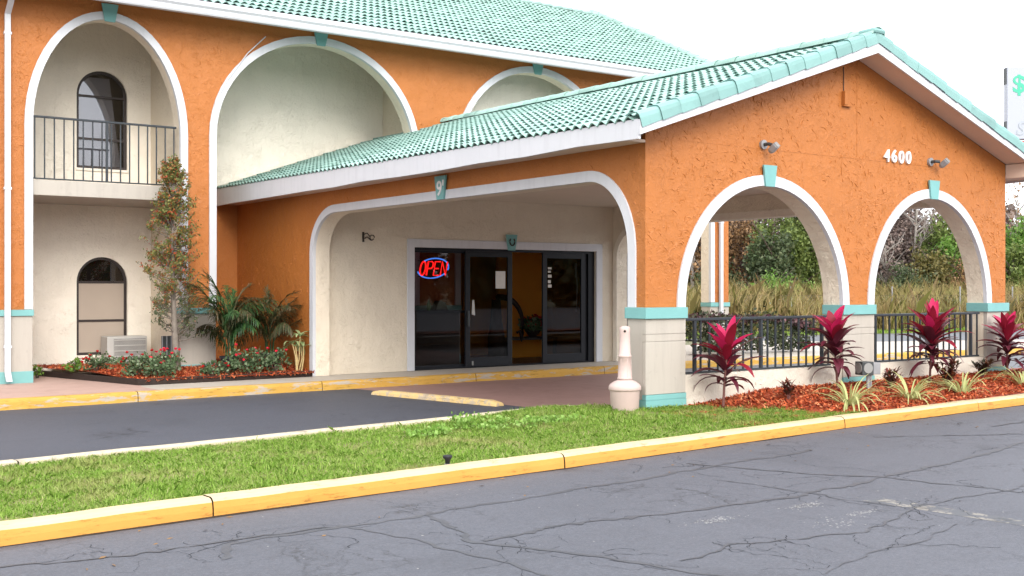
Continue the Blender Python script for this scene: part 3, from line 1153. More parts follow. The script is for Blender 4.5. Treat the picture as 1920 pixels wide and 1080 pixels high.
# remaining slopes, out of sight of the photograph, as joined tiles
org2, rts2 = [], []
for r in range(nrow):
    for c in range(34):
        org2.append(Vector((-12.9 + c * .30, ET - .03, EZ)) + Vector((0, 1, SL)).normalized() * (r * .31))
        rts2.append(R_w)
R_b = slope_rot((-1, 0, 0), (0, -1, SL))
for r in range(nrow):
    for c in range(83):
        org2.append(Vector((12.05 - c * .30, 2 * RT - ET + .03, EZ)) + Vector((0, -1, SL)).normalized() * (r * .31))
        rts2.append(R_b)
lay_tiles(wroof, org2, rts2, lambda p: 0, TILE, 0, "rear_tile_field")


def cap_tiles(parent, p0, p1, mat, name, r=.10, step=.36, flat=.8):
    """half-round cap tiles along a line, each lapping the next"""
    p0, p1 = Vector(p0), Vector(p1)
    d = (p1 - p0)
    L = d.length
    d.normalize()
    side = d.cross(Vector((0, 0, 1))).normalized()
    upv = side.cross(d).normalized()
    n = int(L / step)
    mb = MB()
    for k, (y, rr) in enumerate(((0, r), (step * 1.12, r * .86))):
        for j in range(9):
            a_ = math.pi * j / 8
            mb.v.append((rr * math.cos(a_), y, rr * flat * math.sin(a_) - .02))
    for j in range(9):
        a_ = math.pi * j / 8
        mb.v.append(((r - .016) * math.cos(a_), .003, (r - .016) * flat * math.sin(a_) - .02))
    for j in range(8):
        mb.f += [(j, j + 1, 10 + j, 9 + j), (18 + j, 19 + j, j + 1, j)]
        mb.mi += [0, 0]
    me = shared(mb, name, mat, True)
    R = Matrix((side, d, upv)).transposed()
    rg = random.Random(n)
    for i in range(n + 1):
        piece(name, me, parent, p0 + d * (i * step) + Vector((0, 0, rg.uniform(-.004, .004))), R @ Matrix.Rotation(rg.gauss(0, .012), 3, 'Z'))


cap_tiles(wroof, (12.15, RT, RZ + .02), (-4, RT, RZ + .02), TILE, "ridge_tile", .13)
cap_tiles(wroof, (12.10, ET, EZ + .06), (12.10, RT, RZ + .06), TILE, "rake_tile", .12, .36)


def downspout(s_, t_, z0, z1, kick, parent):
    mb = MB()
    w_, d_ = .045, .035
    path = [(t_ - .13, z0), (t_ - .04, z0 + .10), (t_, z0 + .16), (t_, z1 - .35), (t_, z1 - .30), (t_ - .45 if kick else t_ - .5, z1)]
    vs_ = []
    for y, z in path:
        vs_ += [(s_ - w_, y - d_, z), (s_ + w_, y - d_, z), (s_ + w_, y + d_, z), (s_ - w_, y + d_, z)]
    fs_ = []
    for i in range(len(path) - 1):
        for j in range(4):
            fs_.append((i * 4 + j, i * 4 + (j + 1) % 4, i * 4 + 4 + (j + 1) % 4, i * 4 + 4 + j))
    mb.add(vs_, fs_)
    o = mb.build("downspout", WHITE, parent, bevel=.008)
    for z in (z0 + .55, (z0 + z1) / 2, z1 - .6):
        MB().box(s_ - w_ - .012, s_ + w_ + .012, t_ - d_ - .006, t_ + d_ + .004, z - .02, z + .02).build("strap", WHITE, o)
    MB().box(s_ - w_ + .01, s_ + w_ - .01, t_ - .15, t_ - .1, z0 - .006, z0 + .012).build("outlet", INTDARK, o)
    return o


downspout(-4.69, T - .095, .20, 6.37, True, wing)
downspout(11.50, T - .095, .20, 6.37, True, wing)
pts = [(1.4, T - .012, 6.36), (-.2, T - .012, 6.33), (-.26, T - .014, 6.30), (-.62, T - .05, 5.95), (-1.0, T - .05, 5.42), (-1.22, T - .05, 5.02), (-1.26, T - .05, 4.75), (-1.24, T - .05, 4.5)]
MB().tube(pts[:3], .009, 6).build("wall_cable", ORANGE, wing)
MB().tube(pts[2:], .010, 6).build("wall_cable", WHITE, wing)
MB().box(-1.42, -.001, 11.985, 11.999, .15, 3.62).build("painted_panel", ORANGE, wing)

# balcony railing
RAIL = "black metal railings"


def railing(label, s0, s1, y, z0, z1, posts, pitch, xs=None, down=0.):
    root = thing("railing", ((s0 + s1) / 2, y, z0), label, "railing", RAIL)
    MB().box(s0, s1, y - .025, y + .025, z1 - .034, z1).build("top_rail", DARKMETAL, root, bevel=.006)
    MB().box(s0, s1, y - .016, y + .016, z0, z0 + .022).build("bottom_rail", DARKMETAL, root, bevel=.004)
    h = z1 - z0 - .056
    bal = shared(MB().box(-.0095, .0095, -.0095, .0095, 0, h), "baluster", DARKMETAL)
    pst = shared(MB().box(-.018, .018, -.018, .018, -down, h), "post", DARKMETAL)
    for p in posts:
        piece("post", pst, root, (p, y, z0 + .022))
    x = s0 + .04
    n = int(round((s1 - s0 - .08) / pitch))
    for i in range(n + 1):
        x = s0 + .04 + (s1 - s0 - .08) * i / n
        if all(abs(x - p) > .045 for p in posts):
            piece("baluster", bal, root, (x, y, z0 + .022))
    return root


railing("balcony railing of thin black bars in the upper left arch", -4.285, -1.90, T + .06, 3.475, 4.515, [-3.09], .152)
railing("black railing on the low wall under the left front arch", .60, 3.29, .06, .684, 1.338, [.83, 1.97, 3.12], .1435)
railing("black railing on the low wall under the right front arch", 4.08, 6.66, .06, .684, 1.338, [4.22, 6.46], .140)

# ------------------------------------------------------------------ entrance portico and lobby
PW = 7.27
port = thing("entrance_portico", (PW / 2, 4, 0), "orange stucco entrance portico with two front arches, gable end and mint tiled roof", "portico")
GA = [(2.03, 1.42, 1.48), (5.425, 1.325, 1.48)]
SPR = 1.47
poly = [(0, SPR)]
for cx, hx, rs in GA:
    poly += ell(cx, hx + .06, SPR, rs + .06, 32)
apex = 4.66
poly += [(PW, SPR), (PW, 3.545), (PW / 2, 4.765), (0, 3.545)]
MB().prism(poly, FX, 0, .035).build("gable_wall", ORANGE, port)
lin = [(.004, 0), (.004, 3.50), (PW / 2, 4.72), (PW - .004, 3.50), (PW - .004, 0)]
holes = []
for cx, hx, rs in GA:
    holes.append([(cx - hx, .66), (cx - hx, SPR)] + ell(cx, hx, SPR, rs, 32)[1:-1] + [(cx + hx, SPR), (cx + hx, .66)])
MB().prism(lin, FX, .038, .30, holes=holes).build("gable_lining", BEIGE, port)
for i, (s0, s1) in enumerate(((-.012, .608), (3.452, 4.098), (6.752, PW + .012))):
    p = MB().box(s0, s1, -.02, .036, .52 if i else .48, 1.075).build("pier_face", CREAM, port, bevel=.006)
    MB().box(s0 + .003, s1 - .003, -.014, .036, 1.076, 1.084).box(s0, s1, -.02, .036, 1.085, 1.16).box(s0 + .003, s1 - .003, -.014, .036, 1.161, 1.169).box(s0, s1, -.02, .036, 1.17, 1.338).build("pier_course", CREAM, p)
    MB().box(s0 - .03, s1 + .006, -.055, .30, 1.34, 1.468).build("teal_band", TEAL, p, bevel=.006)
    MB().box(s0 - .004, s1 + .004, -.028, .036, .05, .412).box(s0, s1, -.022, .036, .413, .421).box(s0 - .004, s1 + .004, -.026, .036, .422, .518 if i else .478).build("teal_plinth", TEAL, p)
# the left pier seen from its side
sp = MB().box(-.012, .004, .037, .285, .425, 1.338).build("pier_side", CREAM, port)
MB().box(-.016, .004, .037, .287, .0, .422).build("teal_plinth", TEAL, sp)
MB().box(-.042, -.013, .301, .305, 1.342, 1.466).build("band_end", TEAL, sp)
for s0, s1 in ((.609, 3.451), (4.099, 6.751)):
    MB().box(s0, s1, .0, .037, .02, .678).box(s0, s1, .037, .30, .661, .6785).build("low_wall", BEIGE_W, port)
for cx, hx, rs in GA:
    inn = ell(cx, hx, SPR, rs, 36)
    out = ell(cx, hx + .13, SPR, rs + .13, 36)
    MB().band(inn, out, FX, -.022, .0365).build("arch_trim", WHITE, port)
    MB().prism([(cx - .085, SPR + rs - .012), (cx + .075, SPR + rs - .012), (cx + .115, SPR + rs + .25), (cx - .125, SPR + rs + .25)], FX, -.05, -.0235).build("keystone", TEAL, port)

# side walls with the wide round-cornered opening
YI = 8.52


def opening(off=0.):
    a = [(.28 - off, SPR if off or True else 0)]
    q = [(.28 - off, SPR), (.28 - off, 2.12)]
    q += [(1.0 - (.72 + off) * math.cos(rad(90 * i / 14)), 2.12 + (.845 + off) * math.sin(rad(90 * i / 14))) for i in range(1, 15)]
    q += [(7.70 + (.82 + off) * math.sin(rad(90 * i / 14)), 2.30 + (.665 + off) * math.cos(rad(90 * i / 14))) for i in range(15)]
    q += [(YI + off, .15)]
    return q


op = opening()
side = [(.036, SPR)] + opening(.06) + [(12.0, .15), (12.0, 3.42), (.036, 3.42)]
MB().prism(side, FS, 0, .035).build("side_wall", ORANGE, port)
MB().prism([(.302, 1.34)] + [(max(p[0], .302), p[1]) for p in op[1:]] + [(11.99, .15), (11.99, 3.41), (.302, 3.41)], FS, .038, .30).build("side_lining", BEIGE, port)
ot = opening(.13)
MB().band(op, ot, FS, -.02, .0365).build("opening_trim", WHITE, port)
# far side
MB().prism(side, FS, PW - .035, PW).build("side_wall", ORANGE, port)
MB().prism([(.302, 0.)] + [(max(p[0], .302), p[1]) for p in op] + [(11.99, .15), (11.99, 3.41), (.302, 3.41)], FS, PW - .30, PW - .038).build("side_lining", BEIGE, port)
MB().band(op, ot, FS, PW - .318, PW - .302).build("opening_trim", BEIGE_L, port)
MB().band(op, ot, FS, PW + .002, PW + .02).build("opening_trim", WHITE, port)
MB().box(PW - .30, PW, .30, .302, 0, 1.3).build("pier_back", BEIGE, port)
# clearance keystone with its figure
ky = 4.30
ck = MB().prism([(ky - .09, 2.962), (ky + .09, 2.962), (ky + .15, 3.30), (ky - .15, 3.30)], FS, -.05, -.0215).build("clearance_keystone", TEAL, port)
put_glyph("numeral", text_mesh("9'", .30, .008, .004), DIGITS, ck, (-.0545, ky + .085, 3.02), UPRIGHT_S)

trowel_ridges(port, ORANGE, poly, (.02, PW - .02, 1.5, 4.7), 3000, FX, -.0005, 7, 95, 38)
trowel_ridges(port, ORANGE, side, (.05, 11.9, .2, 3.38), 900, FS, -.0005, 9, 60, 50, .8)
for s0, s1 in ((.62, 3.44), (4.11, 6.74)):
    trowel_ridges(port, BEIGE_W, [(s0, .2), (s1, .2), (s1, .67), (s0, .67)], (s0, s1, .2, .67), 110, FX, -.0005, 11, 20, 60, .8)
cj = MB().prism([(.02, 3.398), (PW - .02, 3.398), (PW - .02, 3.406), (.02, 3.406)], FX, -.004, -.0005)
cj.build("control_joint", ORANGE, port)
MB().prism([(3.755, 3.41), (3.763, 3.41), (3.763, 4.66), (3.755, 4.66)], FX, -.004, -.0005).build("control_joint", ORANGE, port)
# ceiling, lobby walls
MB().box(.30, PW - .301, .302, 8.66, 3.385, 3.43).build("ceiling", CEIL, port)
MB().lathe([(.14, 0), (.14, .03)], (1.78, 3.9, 3.354), 20).build("ceiling_disc", BEIGE, port)
DL, DR, DZ = 2.10, 6.49, 2.45
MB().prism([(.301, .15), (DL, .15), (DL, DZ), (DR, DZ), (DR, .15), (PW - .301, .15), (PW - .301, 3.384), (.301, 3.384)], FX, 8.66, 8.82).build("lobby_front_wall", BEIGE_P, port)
MB().box(.301, PW - .301, 8.821, 11.98, 2.85, 2.9).build("lobby_ceiling", CEIL, port)
MB().box(.301, PW - .301, 8.821, 11.98, .10, .155).build("lobby_floor", INTFLOOR, port)
MB().box(.301, .34, 8.822, 11.98, .155, 2.849).box(.34, PW - .34, 11.94, 11.98, .155, 2.849).box(PW - .34, PW - .301, 8.822, 11.98, .155, 2.849).build("lobby_wall", INTORANGE, port)
MB().box(5.45, PW - .341, 10.7, 10.8, .156, 2.848).build("lobby_wall", INTORANGE, port)
# door surround
o = MB().prism([(DL - .15, .152), (DL, .152), (DL, DZ), (DR, DZ), (DR, .152), (DR + .16, .152), (DR + .16, DZ + .155), (DL - .15, DZ + .155)], FX, 8.625, 8.658).build("door_surround", WHITE, port, bevel=.005)
k = MB().prism([(4.22, DZ - .02), (4.38, DZ - .02), (4.43, DZ + .29), (4.17, DZ + .29)], FX, 8.59, 8.6245).build("keystone", TEAL, o)
hs = [(4.30 + .058 * math.sin(rad(a_)), 8.583, DZ + .15 - .075 * math.cos(rad(a_))) for a_ in range(-140, 141, 20)]
MB().tube(hs, .014, 6).build("horseshoe", IRON, port)
# sliding door
door = thing("sliding_door", (4.3, 8.72, .15), "", None)
del_ = door
door.parent = port
door.location = Vector((4.3, 8.72, .15)) - wo(port)
W[door.name] = Vector((4.3, 8.72, .15))
y0 = 8.70
MB().box(DL + .001, DR - .001, y0, y0 + .09, DZ - .05, DZ - .001).box(DL + .001, DR - .001, y0, y0 + .09, .152, .175).box(DL + .001, DL + .04, y0, y0 + .09, .176, DZ - .051).box(
    DR - .16, DR - .001, y0, y0 + .09, .176, DZ - .051).build("door_frame", DOORFRAME, door)


def leaf(name, s0, s1, y, z0, z1, st, bot, parent):
    f = MB()
    f.box(s0, s0 + st, y, y + .045, z0, z1).box(s1 - st, s1, y, y + .045, z0, z1).box(s0 + st, s1 - st, y, y + .045, z1 - st, z1).box(s0 + st, s1 - st, y, y + .045, z0, z0 + bot)
    f.build(name, DOORFRAME, parent, bevel=.003)
    MB().box(s0 + st, s1 - st, y + .018, y + .026, z0 + bot, z1 - st).build("pane", GLASS, parent)


leaf("fixed_panel", DL + .04, 3.36, y0 + .045, .176, DZ - .051, .04, .05, door)
leaf("door_panel", 3.26, 4.36, y0 - .03, .18, DZ - .053, .105, .17, door)
leaf("fixed_panel", 5.2, DR - .16, y0 + .045, .176, DZ - .051, .05, .06, door)
leaf("door_panel", 5.12, 6.22, y0 - .03, .18, DZ - .053, .105, .17, door)
MB().box(3.30, 3.34, y0 - .06, y0 - .031, .95, 1.25).build("pull_handle", DARKGREY, door)
MB().prism([(3.395, 1.18), (3.475, 1.16), (3.45, 1.46), (3.41, 1.46)], FX, y0 - .038, y0 - .0315).build("hang_tag", ACGREY, door)
MB().box(3.40, 3.43, y0 - .045, y0 - .0315, .2, .28).build("floor_bolt", LENS, door)
MB().box(3.97, 4.20, y0 - .018, y0 - .013, 1.68, 2.02).build("paper_notice", PAPER, door)
st = MB()
for i, z in enumerate((1.70, 1.79, 1.90, 2.0, 2.07)):
    st.box(5.26, 5.35 - .02 * (i % 2), y0 - .018, y0 - .013, z, z + (.06 if i < 3 else .04))
st.build("door_sticker", PAPER, door)
MB().box(6.0, 6.05, y0 + .03, y0 + .04, 1.9, 2.2).tube([(6.02, y0 + .03, 2.2), (6.05, y0 + .02, 1.7), (6.03, y0 + .03, 1.2)], .012, 6).build("hanging_keys", GREYMETAL, door)

# portico roof: left slope drawn tile by tile
PS = .347
EX, EZ2 = -.45, 3.50
RX = PW / 2
RZ2 = EZ2 + PS * (RX - EX)
rise = lambda t: .010 * max(t, 0)


def roof_sheet(name, s_e, sgn, dz0, dz1, mat, parent):
    mb = MB()
    n = 8
    for t, lo in [(-.385 + (12.385) * i / n, 0) for i in range(n + 1)]:
        mb.v += [(s_e, t, EZ2 + dz1 + rise(t)), (RX, t, RZ2 + dz1 + rise(t)), (RX, t, RZ2 + dz0 + rise(t)), (s_e, t, EZ2 + dz0 + rise(t))]
    for i in range(n):
        for j in range(4):
            mb.f.append((i * 4 + j, i * 4 + (j + 1) % 4, i * 4 + 4 + (j + 1) % 4, i * 4 + 4 + j))
            mb.mi.append(0)
    mb.f += [(0, 1, 2, 3), (n * 4, n * 4 + 1, n * 4 + 2, n * 4 + 3)]
    mb.mi += [0, 0]
    return mb.build(name, mat, parent)


proof = roof_sheet("roof", EX, 1, -.06, 0, DECK, port)
roof_sheet("roof_deck", 2 * RX - EX, -1, -.06, 0, DECK, proof)
# boards under the tiles
n = 12
rng = random.Random(8)
for side_x, sg in ((EX, 1), (2 * RX - EX, -1)):
    fas = MB()
    for i in range(n + 1):
        t = -.40 + 12.4 * i / n
        dz = rng.uniform(-.012, .012)
        fas.v += [(side_x - .022 * sg, t, 3.305 + dz), (side_x - .022 * sg, t, EZ2 + .012 + rise(t)), (side_x + .018 * sg, t, EZ2 - .062 + rise(t)), (side_x + .018 * sg, t, 3.305 + dz)]
    for i in range(n):
        for j in range(4):
            fas.f.append((i * 4 + j, i * 4 + (j + 1) % 4, i * 4 + 4 + (j + 1) % 4, i * 4 + 4 + j))
            fas.mi.append(0)
    fas.f += [(0, 1, 2, 3), tuple(n * 4 + v for v in (0, 1, 2, 3))]
    fas.mi += [0, 0]
    fas.build("eave_board", WHITE, port)
rb_lo = [(EX - .02, 3.34), (RX, 4.715), (2 * RX - EX + .02, 3.34)]
rb_hi = [(EX - .02, EZ2 + .005), (RX, RZ2 + .005), (2 * RX - EX + .02, EZ2 + .005)]
MB().band(rb_lo, rb_hi, FX, -.43, -.401).build("rake_board", WHITE, port)
MB().band([(EX + .02, 3.41), (RX, 4.765), (2 * RX - EX - .02, 3.41)], [(EX + .02, 3.437), (RX, 4.80), (2 * RX - EX - .02, 3.437)], FX, -.400, -.002).build("rake_soffit", SOFFIT, port)
for sa, sb in ((2 * RX - EX - .02, PW + .002),):
    MB().prism([(sa, 3.335), (sa, 3.405), (sb, 3.54), (sb, 3.335)], FX, -.399, -.003).build("eave_return", SOFFIT, port)
MB().box(EX + .019, -.002, .0, 11.99, 3.335, 3.365).build("eave_soffit", SOFFIT, port)
MB().box(PW + .002, 2 * RX - EX - .019, .0, 11.99, 3.335, 3.365).build("eave_soffit", SOFFIT, port)

R_p = slope_rot((0, -1, 0), (1, 0, PS))
org, rts = [], []
rng = random.Random(4)
up_ = Vector((1, 0, PS)).normalized()
for r in range(14):
    for c in range(41):
        t = 11.97 - c * .30
        d = -.035 + r * .31
        p = Vector((EX, t, EZ2 + .012 + rise(t))) + up_ * d + Vector((0, 0, rng.uniform(-.004, .006)))
        org.append(p)
        rts.append(R_p @ Matrix.Rotation(rng.gauss(0, .010), 3, 'Z') @ Matrix.Rotation(rng.gauss(0, .012), 3, 'X'))
lay_tiles(proof, org, rts, lambda p: (Vector(p) - CAMP).length, TILE, 300)
R_q = slope_rot((0, 1, 0), (-1, 0, PS))
org, rts = [], []
uq = Vector((-1, 0, PS)).normalized()
for r in range(14):
    for c in range(41):
        t = -.32 + c * .30
        org.append(Vector((2 * RX - EX, t, EZ2 + .012 + rise(t))) + uq * (-.035 + r * .31))
        rts.append(R_q)
lay_tiles(proof, org, rts, lambda p: 0, TILE, 0, "rear_tile_field")
cap_tiles(proof, (RX, -.44, RZ2 + .055), (RX, 12.0, RZ2 + .055 + .12), TILE, "ridge_tile", .13, .40)

# rake tiles folded over the gable edge
mb = MB()
prof = [(.17, .055), (.10, .078), (.03, .082), (-.03, .074), (-.058, .045), (-.066, .0), (-.066, -.10)]
Lk = .35
for y, k in ((0, 1.0), (Lk, .86)):
    mb.v += [(x * k - .004 * (1 - k), y, z * k + (0 if k == 1 else -.004)) for x, z in prof]
mb.v += [(x * .84, .004, z * .84 - (.0 if z > -.05 else .0)) for x, z in prof]
m = len(prof)
for j in range(m - 1):
    mb.f += [(j, j + 1, m + j + 1, m + j), (2 * m + j, 2 * m + j + 1, j + 1, j)]
    mb.mi += [0, 0]
rk = shared(mb, "rake_tile", RAKE, False)
mb2 = MB()
mb2.v = [(-x, y, z) for x, y, z in mb.v]
mb2.f, mb2.mi = list(mb.f), list(mb.mi)
rk2 = shared(mb2, "rake_tile", RAKE, False)
rng = random.Random(6)
for sgn, me in ((1, rk), (-1, rk2)):
    ex = EX if sgn > 0 else 2 * RX - EX
    u = Vector((sgn, 0, PS)).normalized()
    xa = Vector((0, 1, 0)) * sgn * 1
    # local x -> towards the roof (+Y), y -> up the slope
    nrm = Vector((0, 1, 0)).cross(u) * (1 if sgn > 0 else -1)
    nrm = Vector((-sgn * PS, 0, 1)).normalized()
    X = Vector((0, 1, 0)) if sgn > 0 else Vector((0, -1, 0))
    R = Matrix((X, u, nrm)).transposed()
    for i in range(14):
        p = Vector((ex, -.385, EZ2 + .02)) + u * (-.03 + i * .312) + Vector((0, rng.uniform(-.006, .006), rng.uniform(-.004, .005)))
        piece("rake_tile", me, proof, p, R @ Matrix.Rotation(rng.gauss(0, .012), 3, 'X'))
MB().box(RX - .12, RX + .12, -.462, -.2, RZ2 + .04, RZ2 + .11).build("apex_tile", RAKE, proof, bevel=.03)
# flashing where the roof meets the recess wall
fl = MB()
fl.band([(EX, EZ2 + .12 + .06), (3.0, EZ2 + .12 + .06 + PS * 3.45)], [(EX, EZ2 + .12 + .14), (3.0, EZ2 + .12 + .14 + PS * 3.45)], FX, 11.975, 11.998)
fl.build("wall_flashing", BEIGE_L, port)

# ------------------------------------------------------------------ fittings on the walls
nb = thing("house_number", (4.6, 0, 3.4), "white raised figures 4600 on the orange gable above the right arch", "house number")
for i, ch in enumerate("4600"):
    me = text_mesh(ch, .24, .025, .003, .05)
    put_glyph("digit", me, DIGITS, nb, (4.31 + i * .158, -.018, 3.40 + .004 * (i % 2)), UPRIGHT)


def floodlight(s_, z_, ds, dz, label):
    root = thing("floodlight", (s_, 0, z_), label, "floodlight", "floodlights on the gable")
    b = MB()
    m = Matrix.Rotation(rad(90), 3, 'X')
    b.tube([(s_, -.001, z_), (s_, -.035, z_)], .058, 16)
    b.build("mounting_plate", GREYMETAL, root)
    MB().tube([(s_, -.03, z_), (s_, -.10, z_), (s_ + ds * .35, -.14, z_ + dz * .3)], .022, 8).build("arm", DARKGREY, root)
    c = Vector((s_ + ds, -.16, z_ + dz))
    rot = Matrix.Rotation(rad(-35), 3, 'X') @ Matrix.Rotation(rad(20 if dz < -.05 else -25), 3, 'Y')
    h = MB().obox(c, (.085, .11, .085), rot).obox(c + rot @ Vector((0, .065, 0)), (.05, .04, .06), rot).build("lamp_head", GREYMETAL, root, bevel=.015)
    MB().obox(c + rot @ Vector((0, -.059, 0)), (.07, .008, .07), rot).build("lens", LENS, h)
    for k in range(4):
        pass
    return root


floodlight(1.93, 3.45, .03, -.05, "grey floodlight tilted down above the left front arch")
floodlight(5.36, 3.46, .12, -.02, "grey floodlight turned sideways above the right front arch beside the number")

al = thing("wall_bracket_box", (3.47, 0, 4.17), "small orange painted bracket box under the gable peak", "bracket")
MB().box(3.44, 3.50, -.06, -.001, 4.08, 4.26).build("housing", ORANGE, al, bevel=.006)
MB().box(3.44, 3.60, -.05, -.001, 4.065, 4.078).build("ledge", ORANGE, al)
MB().tube([(3.47, -.012, 4.26), (3.472, -.012, 4.45), (3.468, -.012, 4.58)], .006, 5).build("cable", BRONZE, al)

hk = thing("plant_hook", (1.07, 8.66, 2.6), "rusty scrolled iron plant hook on the beige wall left of the door", "hook")
MB().box(1.02, 1.05, 8.63, 8.659, 2.52, 2.70).build("back_plate", IRON, hk)
sc = [(1.05 + .02 * i, 8.62 - .012 * i, 2.58 + .03 * math.sin(i * .9)) for i in range(8)]
MB().tube(sc, .012, 6).tube([(1.16 + .045 * math.cos(rad(a_)), 8.54, 2.60 + .045 * math.sin(rad(a_))) for a_ in range(0, 300, 25)], .010, 6).tube(
    [(1.05, 8.64, 2.66), (1.09, 8.60, 2.68), (1.13, 8.57, 2.62)], .010, 6).build("scroll", IRON, hk)

ne = thing("neon_sign", (2.53, 8.80, 2.05), "lit neon sign reading OPEN in red inside a blue ring behind the door glass", "neon sign")
ny = 8.80


def nst(pts, x0, w=.115, h=.26, z0=1.93):
    return [(x0 + p[0] * w + p[1] * .05, ny, z0 + p[1] * h) for p in pts]


def neon_oval(n=16):
    return [(.5 + .5 * math.cos(2 * math.pi * i / n), .5 + .5 * math.sin(2 * math.pi * i / n)) for i in range(n)]


L = {'O': [neon_oval()], 'P': [[(0, 0), (0, 1), (.7, 1), (1, .88), (1, .62), (.7, .5), (0, .5)]], 'E': [[(1, 0), (0, 0), (0, 1), (1, 1)], [(0, .5), (.8, .5)]], 'N': [[(0, 0), (0, 1), (1, 0), (1, 1)]]}
for i, ch in enumerate("OPEN"):
    mb = MB()
    for pl in L[ch]:
        mb.tube(nst(pl, 2.30 + i * .155), .0145, 6, closed=(ch == 'O'))
    mb.build("letter", NEONRED, ne)
ring = lambda a0, a1: [(2.62 + .345 * math.cos(rad(a_)), ny + .02, 2.065 + .185 * math.sin(rad(a_)) + .10 * .345 * math.cos(rad(a_))) for a_ in range(a0, a1, 6)]
MB().tube(ring(-20, 130), .013, 6).tube(ring(190, 320), .013, 6).build("ring", NEONBLUE, ne)
MB().box(2.3, 2.8, ny + .05, ny + .06, 1.9, 1.91).box(2.3, 2.8, ny + .05, ny + .06, 2.2, 2.21).build("rack", INTDARK, ne)

# lobby contents
dk = thing("reception_desk", (2.9, 9.9, .155), "dark reception desk behind the left glass panel", "desk")
MB().box(2.2, 3.75, 9.65, 10.15, .156, 1.19).build("front_panel", DESK, dk)
MB().box(2.1, 3.85, 9.55, 10.2, 1.191, 1.24).build("counter_top", DOORFRAME, dk, bevel=.005)
MB().lathe([(.035, 0), (.04, .02), (.04, .13), (.016, .18), (.016, .21)], (3.06, 9.7, 1.241), 12).single("bottle", BOTTLE, (3.06, 9.7, 1.241), "small green bottle on the dark reception desk", "bottle", smooth=True)
MB().prism([(0, 0), (.3, 0), (.24, .16), (.1, .2)], lambda u, v, w: (3.25 + u, w, 1.241 + v), 9.75, 9.95).single("telephone", DARKGREY, (3.4, 9.85, 1.241), "grey desk phone on the reception desk beside the bottle", "telephone", bevel=.01)
MB().box(2.45, 2.85, 10.0, 10.12, 1.241, 1.62).box(2.6, 2.7, 9.9, 10.14, 1.241, 1.26).single("monitor", INTDARK, (2.65, 10.05, 1.241), "dark monitor standing on the reception desk", "monitor", bevel=.01)
sc = [(4.75 + .6 * math.sin(rad(a_)) * .9, 9.6, 1.50 - .55 * (1 - math.cos(rad(a_))) - (.22 if a_ > 80 else 0) * (a_ - 80) / 20) for a_ in range(-10, 105, 8)]
sc += [(5.22, 9.6, .80), (5.15, 9.6, .76)]
sv = thing("trunk_ornament", (4.9, 9.6, .155), "dark curved trunk-like ornament just inside the open doorway", "ornament")
MB().tube(sc, [.07 - .045 * i / len(sc) for i in range(len(sc))], 10).build("curved_trunk", INTDARK, sv, smooth=True)
MB().lathe([(.16, 0), (.18, .5), (.12, .9), (.09, 1.3)], (4.62, 9.6, .156), 14).build("body", INTDARK, sv, smooth=True)
tb = thing("bench", (5.75, 10.2, .155), "low dark bench table under the flowers inside the lobby", "bench")
MB().box(5.1, 6.5, 9.95, 10.45, .58, .63).build("seat", DESK, tb)
lg = shared(MB().box(-.03, .03, -.03, .03, 0, .42), "leg", DESK)
for x in (5.15, 6.45):
    for y in (10.0, 10.4):
        piece("leg", lg, tb, (x, y, .1512))


def cloud(rng, n, c, r, size, clumps=0, aspect=1.6, up=.0, shell=.35):
    """quads spread through an ellipsoid, gathered in clumps; returns verts, faces"""
    c, r = np.array(c, float), np.array(r, float)
    if clumps:
        d = rng.normal(size=(clumps, 3))
        d /= np.linalg.norm(d, axis=1, keepdims=True)
        cc = d * (shell + (1 - shell) * rng.random((clumps, 1)) ** .5)
        k = rng.integers(0, clumps, n)
        p = cc[k] + rng.normal(size=(n, 3)) * (.62 / clumps ** .42)
    else:
        d = rng.normal(size=(n, 3))
        d /= np.linalg.norm(d, axis=1, keepdims=True)
        p = d * (shell + (1 - shell) * rng.random((n, 1)) ** .6)
    p = c + p * r
    a = rng.normal(size=(n, 3)) + np.array([0, 0, up])
    a /= np.linalg.norm(a, axis=1, keepdims=True)
    b = np.cross(a, rng.normal(size=(n, 3)))
    b /= np.linalg.norm(b, axis=1, keepdims=True)
    s = size * (.6 + .8 * rng.random((n, 1)))
    L_, Wd = a * s * aspect / 2, b * s / 2
    V = np.stack([p - L_, p + Wd, p + L_, p - Wd], 1).reshape(-1, 3)
    F_ = np.arange(n * 4).reshape(n, 4)
    return V, F_


nr = np.random.default_rng(11)
fl = thing("flower_bowl", (6.0, 10.2, .63), "bowl of pink and green flowers on the lobby bench", "flowers")
MB().lathe([(.08, 0), (.16, .12), (.17, .14)], (6.0, 10.2, .631), 14).build("bowl", INTDARK, fl)
V, F_ = cloud(nr, 260, (6.0, 10.2, .9), (.36, .25, .2), .07)
np_mesh("leaves", V, F_, ROSE_L, fl)
V, F_ = cloud(nr, 60, (6.0, 10.15, .98), (.3, .2, .15), .06)
np_mesh("petals", V, F_, ROSE_F2, fl)

# ------------------------------------------------------------------ things standing on the ground
ash = thing("ash_receptacle", (-.22, .1, .30), "pinkish plastic smokers post with bulbous base beside the left pier", "ash receptacle")
c = (-.22, .1, .29)
MB().lathe([(.150, 0), (.156, .01), (.168, .24), (.172, .25)], c, 32).build("base", PINKPLASTIC, ash, smooth=True, bevel=.004)
MB().lathe([(.178, .251), (.184, .262), (.182, .295), (.165, .32), (.12, .35), (.082, .365), (.075, .372)], c, 32).build("lid", PINKPLASTIC, ash, smooth=True)
tb_ = MB().lathe([(.084, .373), (.086, .39), (.078, .398), (.069, .62), (.076, .625), (.076, .645), (.066, .652), (.058, .86), (.060, .90), (.062, .94), (.056, .962), (.03, .972)], c, 28).build("neck", PINKPLASTIC, ash, smooth=True)
d = Vector((-8.66 + .22, -9.5 - .1, 0)).normalized()
hc = Vector((c[0], c[1], c[2] + .915)) + d * .056
